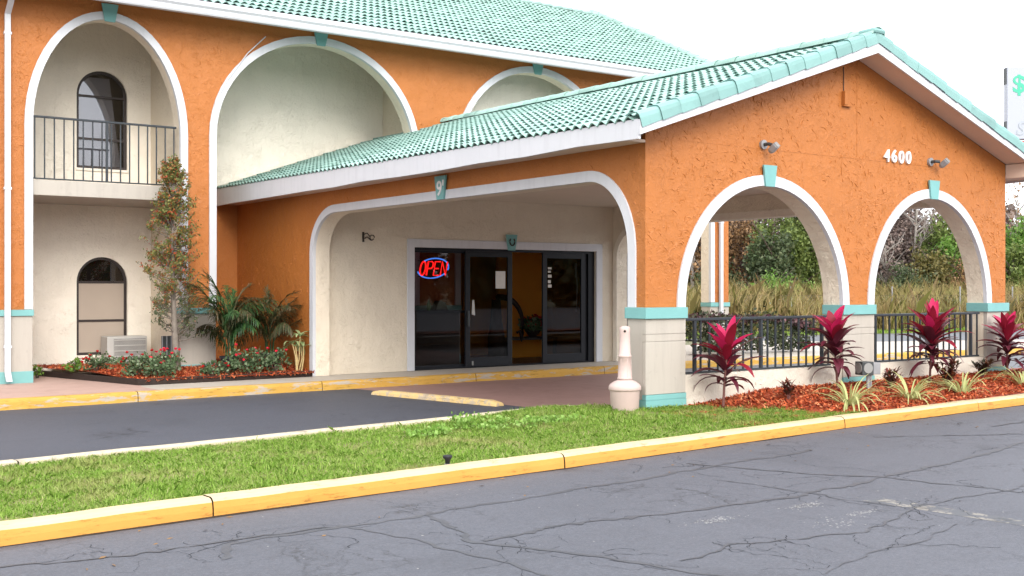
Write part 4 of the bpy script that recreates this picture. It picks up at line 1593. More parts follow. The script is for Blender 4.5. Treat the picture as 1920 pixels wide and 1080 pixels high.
MB().tube([hc, hc + d * .006], .021, 14).build("hole_rim", PINKPLASTIC, tb_)
MB().tube([hc + d * .0061, hc + d * .008], .014, 14).build("hole", INTDARK, tb_)
for k in range(6):
    a_ = k * math.pi / 3 + .2
    MB().tube([(c[0] + .074 * math.cos(a_), c[1] + .074 * math.sin(a_), c[2] + .40), (c[0] + .0665 * math.cos(a_), c[1] + .0665 * math.sin(a_), c[2] + .61)], .006, 5).build("flute", PINKPLASTIC, tb_)

# concrete wheel stop
a0, a1 = Vector((.02, 6.35, 0)), Vector((.60, 3.72, 0))
dv = (a1 - a0)
Lw = dv.length
dv.normalize()
nv = Vector((-dv.y, dv.x, 0))
mb = MB()
prof = [(-.09, 0), (-.08, .055), (-.045, .08), (.045, .08), (.08, .055), (.09, 0)]
n = 14
for i in range(n + 1):
    f = i / n
    e = 1 if 0 < i < n else .62
    p = a0 + dv * (Lw * f)
    for x, z in prof:
        q = p + nv * x + Vector((0, 0, z * e + .003))
        mb.v.append(tuple(q))
k = len(prof)
for i in range(n):
    for j in range(k - 1):
        mb.f.append((i * k + j, (i + 1) * k + j, (i + 1) * k + j + 1, i * k + j + 1))
        mb.mi.append(0)
for i in (0, n):
    mb.f.append(tuple(i * k + j for j in range(k)))
    mb.mi.append(0)
WSTOP = yellow_mat("worn_wheel_stop", (.60, .40, .13), (.70, .52, .26), (.46, .37, .26), .46)
mb.single("wheel_stop", WSTOP, tuple((a0 + a1) / 2), "long worn yellow concrete wheel stop on the driveway edge", "wheel stop", bevel=.012)

sp = thing("sprinkler_head", (-3.78, -1.80, .25), "small black pop-up sprinkler head in the lawn behind the kerb", "sprinkler")
MB().tube([(-3.78, -1.80, .2), (-3.78, -1.80, .275)], .026, 12).build("riser", GREYMETAL, sp)
MB().lathe([(.018, .0), (.022, .03), (.036, .045), (.040, .058), (.036, .066), (.02, .068)], (-3.78, -1.80, .276), 16).build("cap", POT, sp, smooth=True)

# garden spotlight on its posts
sx, sy, sz = 3.38, -.42, .40
gl = thing("garden_spotlight", (sx, sy, sz), "black box spotlight on grey posts in the red mulch bed", "spotlight")
rot = Matrix.Rotation(rad(-18), 3, 'Z')
MB().obox((sx - .02, sy, sz + .27), (.17, .16, .17), rot).build("housing", DARKGREY, gl, bevel=.008)
MB().obox((sx + .16, sy + .02, sz + .26), (.17, .13, .15), rot).build("ballast_box", GREYMETAL, gl, bevel=.006)
fc = Vector((sx - .02, sy, sz + .275))
ax = rot @ Vector((0, -1, 0))
ax2 = rot @ Vector((-1, 0, 0))
MB().tube([fc + ax2 * .084, fc + ax2 * .092], .070, 20).tube([fc + ax * .0801, fc + ax * .088], .066, 20).build("lens", LENS, gl)
MB().tube([(sx + .05, sy, sz - .08), (sx + .05, sy, sz + .19)], .022, 8).tube([(sx + .13, sy + .02, sz - .08), (sx + .13, sy + .02, sz + .19)], .018, 8).build("post", GREYMETAL, gl)

# air conditioner through the wall
ac = thing("air_conditioner", (-2.25, 11.85, .45), "pale grey boxy air conditioner under the lower arched window", "air conditioner")
MB().box(-2.66, -1.93, 11.55, 11.96, .28, .80).build("housing", ACGREY, ac, bevel=.015)
MB().box(-2.54, -1.96, 11.541, 11.549, .33, .755).build("grille_recess", ACDARK, ac)
g = MB()
for i in range(30):
    x = -2.535 + .57 * i / 29
    g.box(x - .0045, x + .0045, 11.53, 11.5405, .335, .75)
for i in range(5):
    z = .335 + .1 * i
    g.box(-2.54, -1.96, 11.526, 11.5295, z - .008, z + .008)
g.build("grille", ACGREY, ac)
pn = thing("louvre_screen", (-1.9, 10.36, .15), "dark grey grid screen standing behind the tree by the pier", "screen")
MB().box(-2.06, -1.80, 10.34, 10.37, .16, .84).build("panel", DARKGREY, pn)
for i in range(4):
    MB().box(-2.06 + .08 * i, -2.045 + .08 * i, 10.325, 10.3395, .16, .84).build("bar", GREYMETAL, pn)

# planting bed against the wing, edged with dark timber
BED = [(-3.86, 11.39), (-3.04, 8.48), (.03, 8.56)]
ed = thing("timber_edging", (-3.0, 8.5, .15), "dark timber edging around the red mulch bed by the wing", "edging")
for (x0, y0_), (x1, y1_) in zip(BED, BED[1:]):
    d = Vector((x1 - x0, y1_ - y0_, 0))
    ang = math.atan2(d.y, d.x)
    mid = Vector(((x0 + x1) / 2, (y0_ + y1_) / 2, .20))
    MB().obox(mid, (d.length + .03, .05, .10), Matrix.Rotation(ang, 3, 'Z')).build("board", WOODTRIM, ed, bevel=.006)


def bed_z(x, y):
    return .21 + .09 * math.sin(clamp((y - 8.5) / 2) * math.pi * .6)


vs_, fs_ = [], []
nx_, ny_ = 40, 24
for i in range(nx_ + 1):
    v = i / nx_
    for j in range(ny_ + 1):
        w_ = j / ny_
        # from the front boards back to the wall
        if v < .45:
            k = v / .45
            fx, fy = -3.86 + (.82) * k, 11.39 - 2.91 * k
            bx, by = -3.5 + 1.5 * k, 11.95
        else:
            k = (v - .45) / .55
            fx, fy = -3.04 + 3.0 * k, 8.48 + .08 * k
            bx, by = -2.0 + 1.96 * k, 11.95
        x, y = fx + (bx - fx) * w_, fy + (by - fy) * w_
        vs_.append((x, y, bed_z(x, y)))
for i in range(nx_):
    for j in range(ny_):
        a_ = i * (ny_ + 1) + j
        fs_.append((a_, a_ + ny_ + 1, a_ + ny_ + 2, a_ + 1))
np_mesh("planting_bed", np.array(vs_), np.array(fs_), MULCHBASE, kind="structure", smooth=True)


def chips(name, n, sample, zf, size, mat):
    r = np.random.default_rng(len(name) + n)
    P = np.array([sample(r) for _ in range(n)])
    z = np.array([zf(x, y) for x, y in P])
    a = r.random(n) * 2 * np.pi
    tilt = r.normal(size=n) * .45
    L_ = size * (.5 + r.random(n))
    w_ = .0055 + .007 * r.random(n)
    d = np.stack([np.cos(a) * np.cos(tilt), np.sin(a) * np.cos(tilt), np.sin(tilt)], 1)
    s_ = np.stack([-np.sin(a), np.cos(a), r.normal(size=n) * .5], 1)
    c_ = np.stack([P[:, 0], P[:, 1], z + .010 + .012 * r.random(n)], 1)
    D, S = d * (L_ / 2)[:, None], s_ * w_[:, None]
    V = np.stack([c_ - D - S * .6, c_ - D * .2 - S, c_ + D - S * .4, c_ + D * .8 + S * .5, c_ - D * .1 + S, c_ - D * .9 + S * .7], 1).reshape(-1, 3)
    F_ = np.arange(n * 6).reshape(n, 6)
    return np_mesh(name, V, F_, mat, kind="stuff")


def sample_front(r):
    while True:
        x = .2 + 11.3 * r.random() ** 1.2
        lo = along(KERB, x) + .16
        y = lo + (-.01 - lo) * r.random()
        e = bed_edge(y)
        if x > e - .05 + r.normal() * .06:
            return x, y


def sample_bed(r):
    while True:
        x, y = -3.9 + 3.95 * r.random(), 8.45 + 3.4 * r.random() ** 1.3
        if x > -3.86 + (11.39 - y) / 2.91 * .82 + .02 and x < .0:
            return x, y


o = chips("mulch_chips", 15000, sample_front, soil_z, .062, MULCH)
o = chips("mulch_chips", 9000, sample_bed, bed_z, .075, MULCH)


# lawn blades
def grass(name, n, sample, zf, hmin, hmax, wid, mat, seed=1, lean=.5):
    r = np.random.default_rng(seed)
    P = sample(r, n)
    n = len(P)
    z = zf(P)
    tuft = np.sin(P[:, 0] * 7.3 + 2 * np.sin(P[:, 1] * 5.1)) * np.sin(P[:, 1] * 8.7 + 1.7 * np.sin(P[:, 0] * 4.3))
    h = (hmin + (hmax - hmin) * r.random(n) ** 1.5) * (1 + .35 * tuft)
    a = r.random(n) * 2 * np.pi
    ln = lean * (.3 + r.random(n))
    d = np.stack([np.cos(a), np.sin(a)], 1)
    b = a + np.pi / 2 + r.normal(size=n) * .6
    s_ = np.stack([np.cos(b), np.sin(b)], 1) * (wid * (.6 + .8 * r.random(n)))[:, None]
    base = np.concatenate([P, z[:, None]], 1)
    mid = base + np.concatenate([d * (h * ln * .35)[:, None], (h * .6)[:, None]], 1)
    tip = base + np.concatenate([d * (h * ln * 1.1)[:, None], (h * (1 - .25 * ln))[:, None]], 1)
    S = np.concatenate([s_, np.zeros((n, 1))], 1)
    V = np.stack([base - S, base + S, mid + S * .8, tip, mid - S * .8], 1).reshape(-1, 3)
    F_ = np.arange(n * 5).reshape(n, 5)
    return np_mesh(name, V, F_, mat, kind="stuff")


KX = np.array([p[0] for p in KERB])
KY = np.array([p[1] for p in KERB])
BX = np.array([p[0] for p in BACK[:9]] + [0, .02, .6, 3])
BY = np.array([p[1] for p in BACK[:9]] + [.1, -.01, -.01, -.01])


def sample_lawn(r, n):
    x = -10.2 + 12.6 * r.random(n * 2)
    lo = np.interp(x, KX, KY) + .158
    hi = np.interp(x, BX, BY) + .005
    y = lo + (hi - lo) * r.random(n * 2)
    e = .65 + np.clip((-.05 - y) / 1.35, 0, 1.2) * 1.5
    ok = x < e + r.normal(size=n * 2) * .05
    # thin, worn spots
    w = np.sin(x * 1.9 + 1.3 * np.sin(y * 3.1)) * np.sin(y * 4.2 + 1.1 * np.sin(x * 2.3))
    ok &= r.random(n * 2) > np.clip((w - .45) * 1.3, 0, .62)
    # more blades where they are seen closer
    return np.stack([x, y], 1)[ok][:n]


def lawn_z(P):
    return np.array([soil_z(x, y) for x, y in P]) - .004


grass("grass", 190000, sample_lawn, lawn_z, .016, .046, .0017, GRASS, 2, .85)


def tufts(r, n):
    c = np.array([(-6.7, -1.2), (-5.9, -1.75), (-5.2, -.9), (-4.6, -1.3), (-7.3, -.6), (-3.4, -.5), (-2.9, -1.4), (-1.4, -.3), (-.6, -.8), (.3, -1.0), (-8, -1.5), (-1.0, .5), (-2.5, .55), (-3.6, .3), (-.4, .1), (-6.2, -.1)])
    k = r.integers(0, len(c), n)
    P = c[k] + r.normal(size=(n, 2)) * np.array([.42, .22])
    lo = np.interp(P[:, 0], KX, KY) + .17
    hi = np.interp(P[:, 0], BX, BY)
    return P[(P[:, 1] > lo) & (P[:, 1] < hi)]


grass("grass", 12000, tufts, lawn_z, .035, .080, .0022, GRASS, 5, .6)

nr = np.random.default_rng(21)


def leafy(name, parent, n, c, r, size, mat, clumps=8, up=.3, asp=1.7, shell=.3, seed=0):
    V, F_ = cloud(np.random.default_rng(seed + 17), n, c, r, size, clumps, asp, up, shell)
    V[:, 2] = np.maximum(V[:, 2], .2)
    return np_mesh(name, V, F_, mat, parent)


for i, (x, y, r_, h) in enumerate([(-2.30, .16, .30, .10), (-1.9, -.10, .36, .06), (-2.9, -.1, .32, .05), (-1.35, -.05, .3, .05)]):
    wd = thing("weed_clump", (x, y, .26), ["tallest pale broad-leaved weed clump at the back of the lawn", "spreading pale weed clump just in front of the tallest one", "low weed clump left of the tallest one on the lawn", "small weed patch rightmost in the lawn"][i], "weeds", "weed clumps in the lawn")
    leafy("leaves", wd, 320, (x, y, .28 + h * .45), (r_, r_ * .6, h), .027, WEED, 18, .8, 1.5, .1, i)

# ------------------------------------------------------------------ planting


def blade(p, az, el, length, width, droop, fold=.25, n=6, shape=1.0):
    """one bent, folded leaf: 2*n quads"""
    p = Vector(p)
    h = Vector((math.cos(az), math.sin(az), 0))
    side = Vector((-h.y, h.x, 0))
    pts = [p.copy()]
    e = el
    for i in range(n):
        e -= droop / n * (1 + i / n) * .7
        pts.append(pts[-1] + (h * math.cos(e) + Vector((0, 0, math.sin(e)))) * (length / n))
    V, F_ = [], []
    for i, q in enumerate(pts):
        t = i / n
        w_ = width / 2 * max(.02, (math.sin(math.pi * min(1, t ** .8 * .93 + .05))) ** shape)
        up = Vector((0, 0, 1)) * (w_ * fold)
        V += [q - side * w_ + up, q, q + side * w_ + up]
        if i:
            b = i * 3
            F_ += [(b - 3, b - 2, b + 1, b), (b - 2, b - 1, b + 2, b + 1)]
    return V, F_


def leaf_part(name, parent, mat, *a, **k):
    V, F_ = blade(*a, **k)
    o = MB().add(V, F_).build(name, mat, parent, smooth=True, fixn=False)
    return o


def ti_plant(x, y, h, label, seed, n=34, lean=(0, 0), spread=1.):
    n = int(n * 1.3)
    z = soil_z(x, y)
    rg = random.Random(seed)
    root = thing("ti_plant", (x, y, z), label, "plant", "magenta ti plants along the front wall")
    top = Vector((x + lean[0], y + lean[1], z + h * .70))
    base = Vector((x, y, z - .03))
    mid = base.lerp(top, .5) + Vector((rg.uniform(-.02, .02), 0, 0))
    MB().tube([base, mid, top], [.016, .014, .010], 7).build("stem", TI_STEM, root)
    for i in range(n):
        f = i / (n - 1)
        q = base.lerp(top, .36 + .64 * f)
        az = i * 2.399 + rg.uniform(-.35, .35)
        el = rad(22 + 52 * f ** 1.2 + rg.uniform(-16, 16))
        ln = (.35 + .12 * math.sin(f * math.pi)) * rg.uniform(.72, 1.2) * spread
        wd_ = .125 * rg.uniform(.75, 1.15) * (1 if f > .25 else .75)
        mat = TI_DARK if f < .46 or (f < .70 and rg.random() < .5) else (TI_RED if f < .76 else (TI_PINK if rg.random() < .7 else TI_RED))
        leaf_part("leaf", root, mat, q, az, el, ln, wd_, rad(92 - 62 * f) * rg.uniform(.5, 1.2), fold=.35, shape=.75)
    return root


ti_plant(.90, -.33, 1.02, "tall slender magenta ti plant against the low wall nearest the left pier", 3, 26, (.08, 0))
ti_plant(2.99, -.30, 1.06, "magenta ti plant with dark lower leaves beside the black spotlight", 5, 36, (-.07, .02))
ti_plant(4.88, -.33, 1.05, "fullest magenta ti plant in front of the right railing", 8, 44, (.03, -.03), 1.08)
ti_plant(6.80, -.32, .88, "magenta ti plant in front of the far right pier", 13, 36, (-.06, -.02))
ti_plant(7.25, -.55, .70, "dark red ti plant rightmost in the mulch bed", 21, 30)


def strap_plant(x, y, h, label, seed, n=38):
    z = soil_z(x, y)
    rg = random.Random(seed)
    root = thing("striped_grass_plant", (x, y, z), label, "plant", "striped strap-leaved plants in the mulch")
    for i in range(n):
        az = rg.uniform(0, 2 * math.pi)
        q = (x + .05 * math.cos(az), y + .05 * math.sin(az), z - .01)
        el = rad(rg.uniform(38, 86))
        leaf_part("blade", root, LILY, q, az, el, h * rg.uniform(.7, 1.25), .024 * rg.uniform(.7, 1.2), rad(rg.uniform(40, 120)), fold=.5, n=6, shape=.45)
    return root


strap_plant(2.32, -1.0, .50, "striped strap-leaved plant tallest of its kind below the second ti plant", 2, 44)
strap_plant(3.52, -.98, .44, "wide arching striped plant between spotlight and dark croton", 3, 44)
strap_plant(4.68, -.95, .42, "upright striped plant near the kerb right of the fullest ti plant", 4, 34)
strap_plant(6.30, -.85, .50, "striped strap-leaved plant at the right edge of the bed", 6, 38)


def croton(x, y, h, r_, label, seed, n, mat):
    z = soil_z(x, y)
    rg = random.Random(seed)
    root = thing("croton_shrub", (x, y, z), label, "shrub", "small dark crotons in the mulch")
    st = MB()
    V, F_ = [], []
    for i in range(9):
        az = rg.uniform(0, 6.28)
        rr = r_ * rg.uniform(.2, .8)
        tip = Vector((x + rr * math.cos(az), y + rr * math.sin(az), z + h * rg.uniform(.55, .95)))
        st.tube([(x, y, z - .02), Vector((x, y, z)).lerp(tip, .5) + Vector((0, 0, .03)), tip], [.007, .005, .003], 5)
        for k in range(n // 9):
            f = rg.uniform(.25, 1)
            q = Vector((x, y, z)).lerp(tip, f)
            v, f_ = blade(q, rg.uniform(0, 6.28), rad(rg.uniform(20, 80)), .10 * rg.uniform(.7, 1.3), .030, rad(rg.uniform(10, 60)), n=3)
            b = len(V)
            V += v
            F_ += [tuple(i_ + b for i_ in q_) for q_ in f_]
    st.build("stem", TI_STEM, root)
    MB().add(V, F_).build("foliage", mat, root, smooth=True, fixn=False)


croton(1.76, -.56, .26, .16, "small red-brown croton at the left end of the mulch bed", 1, 110, CROTON)
croton(3.85, -.46, .28, .17, "low reddish croton right of the black spotlight", 2, 130, CROTON)
croton(4.82, -.66, .44, .20, "tall dark croton under the fullest ti plant", 3, 260, CROTON)
croton(6.12, -.34, .28, .18, "rounded dark green croton left of the far right pier", 4, 200, CROTON_G)


def rose_bush(x, y, h, r_, label, seed, n, flowers, fmat, mat=None, zb=None):
    z = bed_z(x, y) if zb is None else zb
    rg = random.Random(seed)
    h *= .84
    root = thing("rose_bush", (x, y, z), label, "shrub", "small shrubs in the bed by the wing")
    st = MB()
    for i in range(7):
        az = rg.uniform(0, 6.28)
        tip = Vector((x + r_ * .8 * math.cos(az), y + r_ * .6 * math.sin(az), z + h * rg.uniform(.6, 1)))
        st.tube([(x, y, z - .02), Vector((x, y, z)).lerp(tip, .5) + Vector((.02, 0, .04)), tip], [.008, .006, .003], 5)
    st.build("stem", BARKDARK, root)
    leafy("foliage", root, int(n * .8), (x, y, z + h * .50), (r_, r_ * .75, h * .5), .034, mat or ROSE_L, 22, .3, 1.6, .1, seed)
    for i in range(flowers):
        az = rg.uniform(0, 6.28)
        rr = r_ * rg.uniform(.3, 1.0)
        q = Vector((x + rr * math.cos(az), y + rr * .7 * math.sin(az) - .08, z + h * rg.uniform(.5, 1.12)))
        b = MB()
        for k in range(6):
            v, f_ = blade(q, k * 1.05 + rg.uniform(-.2, .2), rad(rg.uniform(15, 65)), .042, .045, rad(-20), n=2, shape=.5)
            b.add(v, f_)
        b.build("flower", fmat, root, smooth=True, fixn=False)


rose_bush(-3.30, 9.95, .36, .28, "dark-leaved rose bush with small red blooms left of the window", 1, 520, 7, ROSE_F2)
rose_bush(-3.55, 10.3, .24, .16, "lime green shrub at the left end of the planting bed", 2, 260, 0, ROSE_F, ROSE_G)
rose_bush(-4.02, 10.9, .26, .14, "small green weedy shrub at the corner of the timber edging", 12, 200, 0, ROSE_F, ROSE_G, .14)
rose_bush(-2.95, 9.0, .46, .36, "rose bush with dark red blooms in front of the air conditioner", 3, 800, 12, ROSE_F2)
rose_bush(-2.62, 8.78, .50, .34, "rose bush with bright pink blooms at the bed corner", 4, 900, 10, ROSE_F)
rose_bush(-2.32, 9.35, .42, .26, "leggy rose bush with pink blooms left of the column tree", 5, 420, 6, ROSE_F)
rose_bush(-1.78, 8.70, .30, .24, "low sparse green shrub in front of the pier", 6, 420, 2, ROSE_F2)
rose_bush(-1.10, 8.75, .55, .36, "large grey-green rose bush with pink blooms between the palms", 7, 950, 9, ROSE_F)
rose_bush(-.62, 8.75, .48, .26, "rose bush with red blooms beside the drooping cane plant", 8, 560, 4, ROSE_F)
rose_bush(-1.5, 8.75, .26, .15, "tiny rose seedling with red buds in front of the first pot", 9, 190, 4, ROSE_F2)


def pot(x, y, label):
    z = bed_z(x, y)
    MB().lathe([(.12, 0), (.16, .24), (.175, .245), (.175, .28), (.15, .28), (.14, .22)], (x, y, z - .02), 20).single("flower_pot", POT, (x, y, z), label, "pot", "black pots in the bed", smooth=False)


pot(-1.28, 9.15, "black plastic pot under the left palm")
pot(-.46, 9.35, "black plastic pot under the right palm")


def frond(parent, mat, p, az, el, length, droop, rg, leaf=.27):
    n = 9
    h = Vector((math.cos(az), math.sin(az), 0))
    pts = [Vector(p)]
    e = el
    for i in range(n):
        e -= droop / n * (.4 + 1.2 * i / n)
        pts.append(pts[-1] + (h * math.cos(e) + Vector((0, 0, math.sin(e)))) * (length / n))
    b = MB().tube(pts, [.008 - .006 * i / n for i in range(n + 1)], 4, cap=False)
    for i in range(2, n + 1):
        for half in (0, .33, .67):
            q = pts[i - 1].lerp(pts[i], half)
            ll = leaf * math.sin(math.pi * (.22 + .68 * i / (n + 1)))
            for sg in (1, -1):
                az2 = az + sg * rad(52 - 26 * i / n) + rg.uniform(-.12, .12)
                v, f_ = blade(q, az2, e + rad(22 + rg.uniform(-12, 12)), ll, .019, rad(rg.uniform(25, 75)), n=3, shape=.5, fold=.3)
                b.add(v, f_)
    return b.build("frond", mat, parent, fixn=False)


def palm(x, y, h, label, seed, n, mat, dry):
    z = bed_z(x, y) + .22
    rg = random.Random(seed)
    root = thing("potted_palm", (x, y, z), label, "palm", "palms in the bed by the wing")
    for i in range(5):
        az = rg.uniform(0, 6.28)
        MB().tube([(x + .05 * math.cos(az), y + .05 * math.sin(az), z - .1), (x + .09 * math.cos(az), y + .09 * math.sin(az), z + h * rg.uniform(.35, .55))], [.016, .008], 6).build("cane", PALM, root)
    for i in range(n):
        f = i / n
        az = i * 2.399 + rg.uniform(-.3, .3)
        frond(root, dry if rg.random() < .3 else mat, (x + .05 * math.cos(az), y + .05 * math.sin(az), z + h * rg.uniform(.12, .45)), az, rad(rg.uniform(52, 86)), h * rg.uniform(.55, .85), rad(rg.uniform(40, 120)), rg)


palm(-1.28, 9.15, 1.34, "bushy dark green potted palm in front of the white-trimmed pier", 4, 36, PALM, PALM_DRY)
palm(-.46, 9.35, 1.28, "looser darker potted palm against the orange lobby wall", 9, 24, PALM_DRY, PALM_DRY)

cn = thing("drooping_cane_plant", (-.18, 8.75, .22), "drooping pale cane plant with yellow stems beside the white opening trim", "plant")
rg = random.Random(5)
for i in range(6):
    x, y = -.18 + rg.uniform(-.06, .06), 8.75 + rg.uniform(-.05, .05)
    top = (x + rg.uniform(-.09, .09), y + rg.uniform(-.05, .05), .22 + rg.uniform(.45, .68))
    MB().tube([(x, y, .2), ((x + top[0]) / 2 + rg.uniform(-.04, .04), y, .45), top], [.014, .012, .007], 6).build("cane", CANESTEM, cn)
    for k in range(4):
        leaf_part("leaf", cn, CANE, top, rg.uniform(0, 6.28), rad(rg.uniform(20, 70)), rg.uniform(.22, .34), .065, rad(rg.uniform(90, 150)), fold=.3, shape=.7)

# slim column tree in front of the pier
ct = thing("column_tree", (-2.07, 9.5, .3), "slim column tree with red-orange tips and bare grey lower twigs beside the pier", "tree")
rg = random.Random(12)
tr_pts = [(-2.07, 9.5, .2), (-2.09, 9.5, .5), (-2.11, 9.5, .85), (-2.14, 9.5, 1.5), (-2.16, 9.5, 2.3), (-2.14, 9.5, 3.1), (-2.16, 9.5, 3.72)]
MB().tube(tr_pts, [.075, .062, .055, .04, .028, .016, .006], 10).build("trunk", BARK, ct, smooth=True)


def axis(z):
    for a_, b_ in zip(tr_pts, tr_pts[1:]):
        if a_[2] <= z <= b_[2]:
            f = (z - a_[2]) / (b_[2] - a_[2])
            return Vector(a_).lerp(Vector(b_), f)
    return Vector(tr_pts[-1])


def radius_at(z):
    return float(np.interp(z, [.6, .9, 1.3, 1.8, 2.2, 2.8, 3.3, 3.75], [.40, .52, .54, .56, .49, .43, .34, .10]))


br = MB()
LV, LW = [], []
for i in range(190):
    z = .72 + 2.9 * rg.random() ** .85
    a_ = axis(z)
    az = rg.uniform(0, 6.28)
    R_ = radius_at(min(3.75, z + .2)) * rg.uniform(.55, 1.1)
    tip = a_ + Vector((math.cos(az) * R_, math.sin(az) * R_ * .8, rg.uniform(.12, .42)))
    m_ = a_.lerp(tip, .5) + Vector((0, 0, -.03))
    br.tube([a_, m_, tip], [.011, .006, .002], 4, cap=False)
    for k in range(3):
        f = rg.uniform(.35, .9)
        q = a_.lerp(tip, f)
        t2 = q + Vector((rg.uniform(-.12, .12), rg.uniform(-.12, .12), rg.uniform(-.02, .16)))
        br.tube([q, t2], [.004, .0015], 3, cap=False)
        (LV if z > 1.25 else LW).append((q, t2))
    (LV if z > 1.25 else LW).append((m_, tip))
br.build("twigs", BARK, ct)


def leaves_on(segs, per, size, seed, thin=1.):
    r = np.random.default_rng(seed)
    out = []
    for a_, b_ in segs:
        m_ = int(per * (.3 + 1.4 * r.random()) * thin)
        for _ in range(m_):
            f = r.random() ** .6 * 1.1
            out.append(np.array(a_) * (1 - f) + np.array(b_) * f + r.normal(size=3) * .022)
    p = np.array(out)
    n = len(p)
    a = r.normal(size=(n, 3)) + np.array([0, 0, .4])
    a /= np.linalg.norm(a, axis=1, keepdims=True)
    b = np.cross(a, r.normal(size=(n, 3)))
    b /= np.linalg.norm(b, axis=1, keepdims=True)
    s = size * (.6 + .8 * r.random((n, 1)))
    V = np.stack([p - a * s * .8, p + b * s * .4, p + a * s * .8, p - b * s * .4], 1).reshape(-1, 3)
    return V, np.arange(n * 4).reshape(n, 4)


V, F_ = leaves_on(LV, 19, .030, 1)
np_mesh("crown", V, F_, COLUMNLEAF, ct)
V, F_ = leaves_on(LW, 15, .026, 2)
np_mesh("lower_leaves", V, F_, COLUMNLOW, ct)

# ------------------------------------------------------------------ behind the portico
for i, (x, y, r_, h) in enumerate([(10.35, 9.15, .75, .95), (11.75, 8.95, .8, .98), (12.9, 8.9, .55, .78)]):
    hb = thing("hedge_bush", (x, y, .15), ["clipped purple-topped hedge bush nearest the lobby", "middle purple-topped hedge bush in front of the far pier", "smallest hedge bush at the far end of the row"][i], "hedge", "hedge bushes behind the portico")
    MB().tube([(x, y, .1), (x, y, .6)], [.03, .02], 6).build("stem", BARKDARK, hb)
    leafy("foliage", hb, 1500, (x, y, .15 + h * .5), (r_, .45, h * .48), .055, HEDGE_G, 20, .2, 1.5, .5, i)
    leafy("purple_tips", hb, 700, (x, y, .15 + h * .88), (r_, .45, h * .14), .05, HEDGE_P, 12, .4, 1.5, .3, i + 40)


def bg_tree(name, x, y, h, r_, kind, label, seed, bare=False, n=2600, size=.22, group="trees beyond the reeds"):
    rg = random.Random(seed)
    root = thing(name, (x, y, 0), label, "tree" if h > 3 else "shrub", group)
    bk = BARKPALE if bare else BARKDARK
    b = MB()
    lean = rg.uniform(-.06, .06)
    b.tube([(x, y, -.1), (x + lean * h * .4, y, h * .4), (x + lean * h, y, h * .92)], [.05 + h * .012, .035 + h * .007, .012], 7)
    tips = []
    for i in range(16 if bare else 9):
        z = h * rg.uniform(.22, .85)
        az = rg.uniform(0, 6.28)
        a_ = Vector((x + lean * z, y, z))
        L_ = r_ * rg.uniform(.6, 1.15)
        t_ = a_ + Vector((math.cos(az) * L_, math.sin(az) * L_, L_ * rg.uniform(.5, 1.3)))
        b.tube([a_, a_.lerp(t_, .5) + Vector((0, 0, .1)), t_], [.03 + h * .003, .02, .008], 5)
        if bare:
            for k in range(7):
                q = a_.lerp(t_, rg.uniform(.3, 1))
                b.tube([q, q + Vector((rg.uniform(-.6, .6), rg.uniform(-.6, .6), rg.uniform(.2, 1.1)))], [.012, .005], 3, cap=False)
    b.build("trunk", bk, root)
    if n:
        V, F_ = cloud(np.random.default_rng(seed), n, (x + lean * h * .6, y, h * .58), (r_, r_, h * .46), size, 26 if n > 1200 else 12, 1.5, .2, .25)
        V[:, 2] = np.maximum(V[:, 2], .05)
        np_mesh("crown", V, F_, TREE_MATS[kind], root)


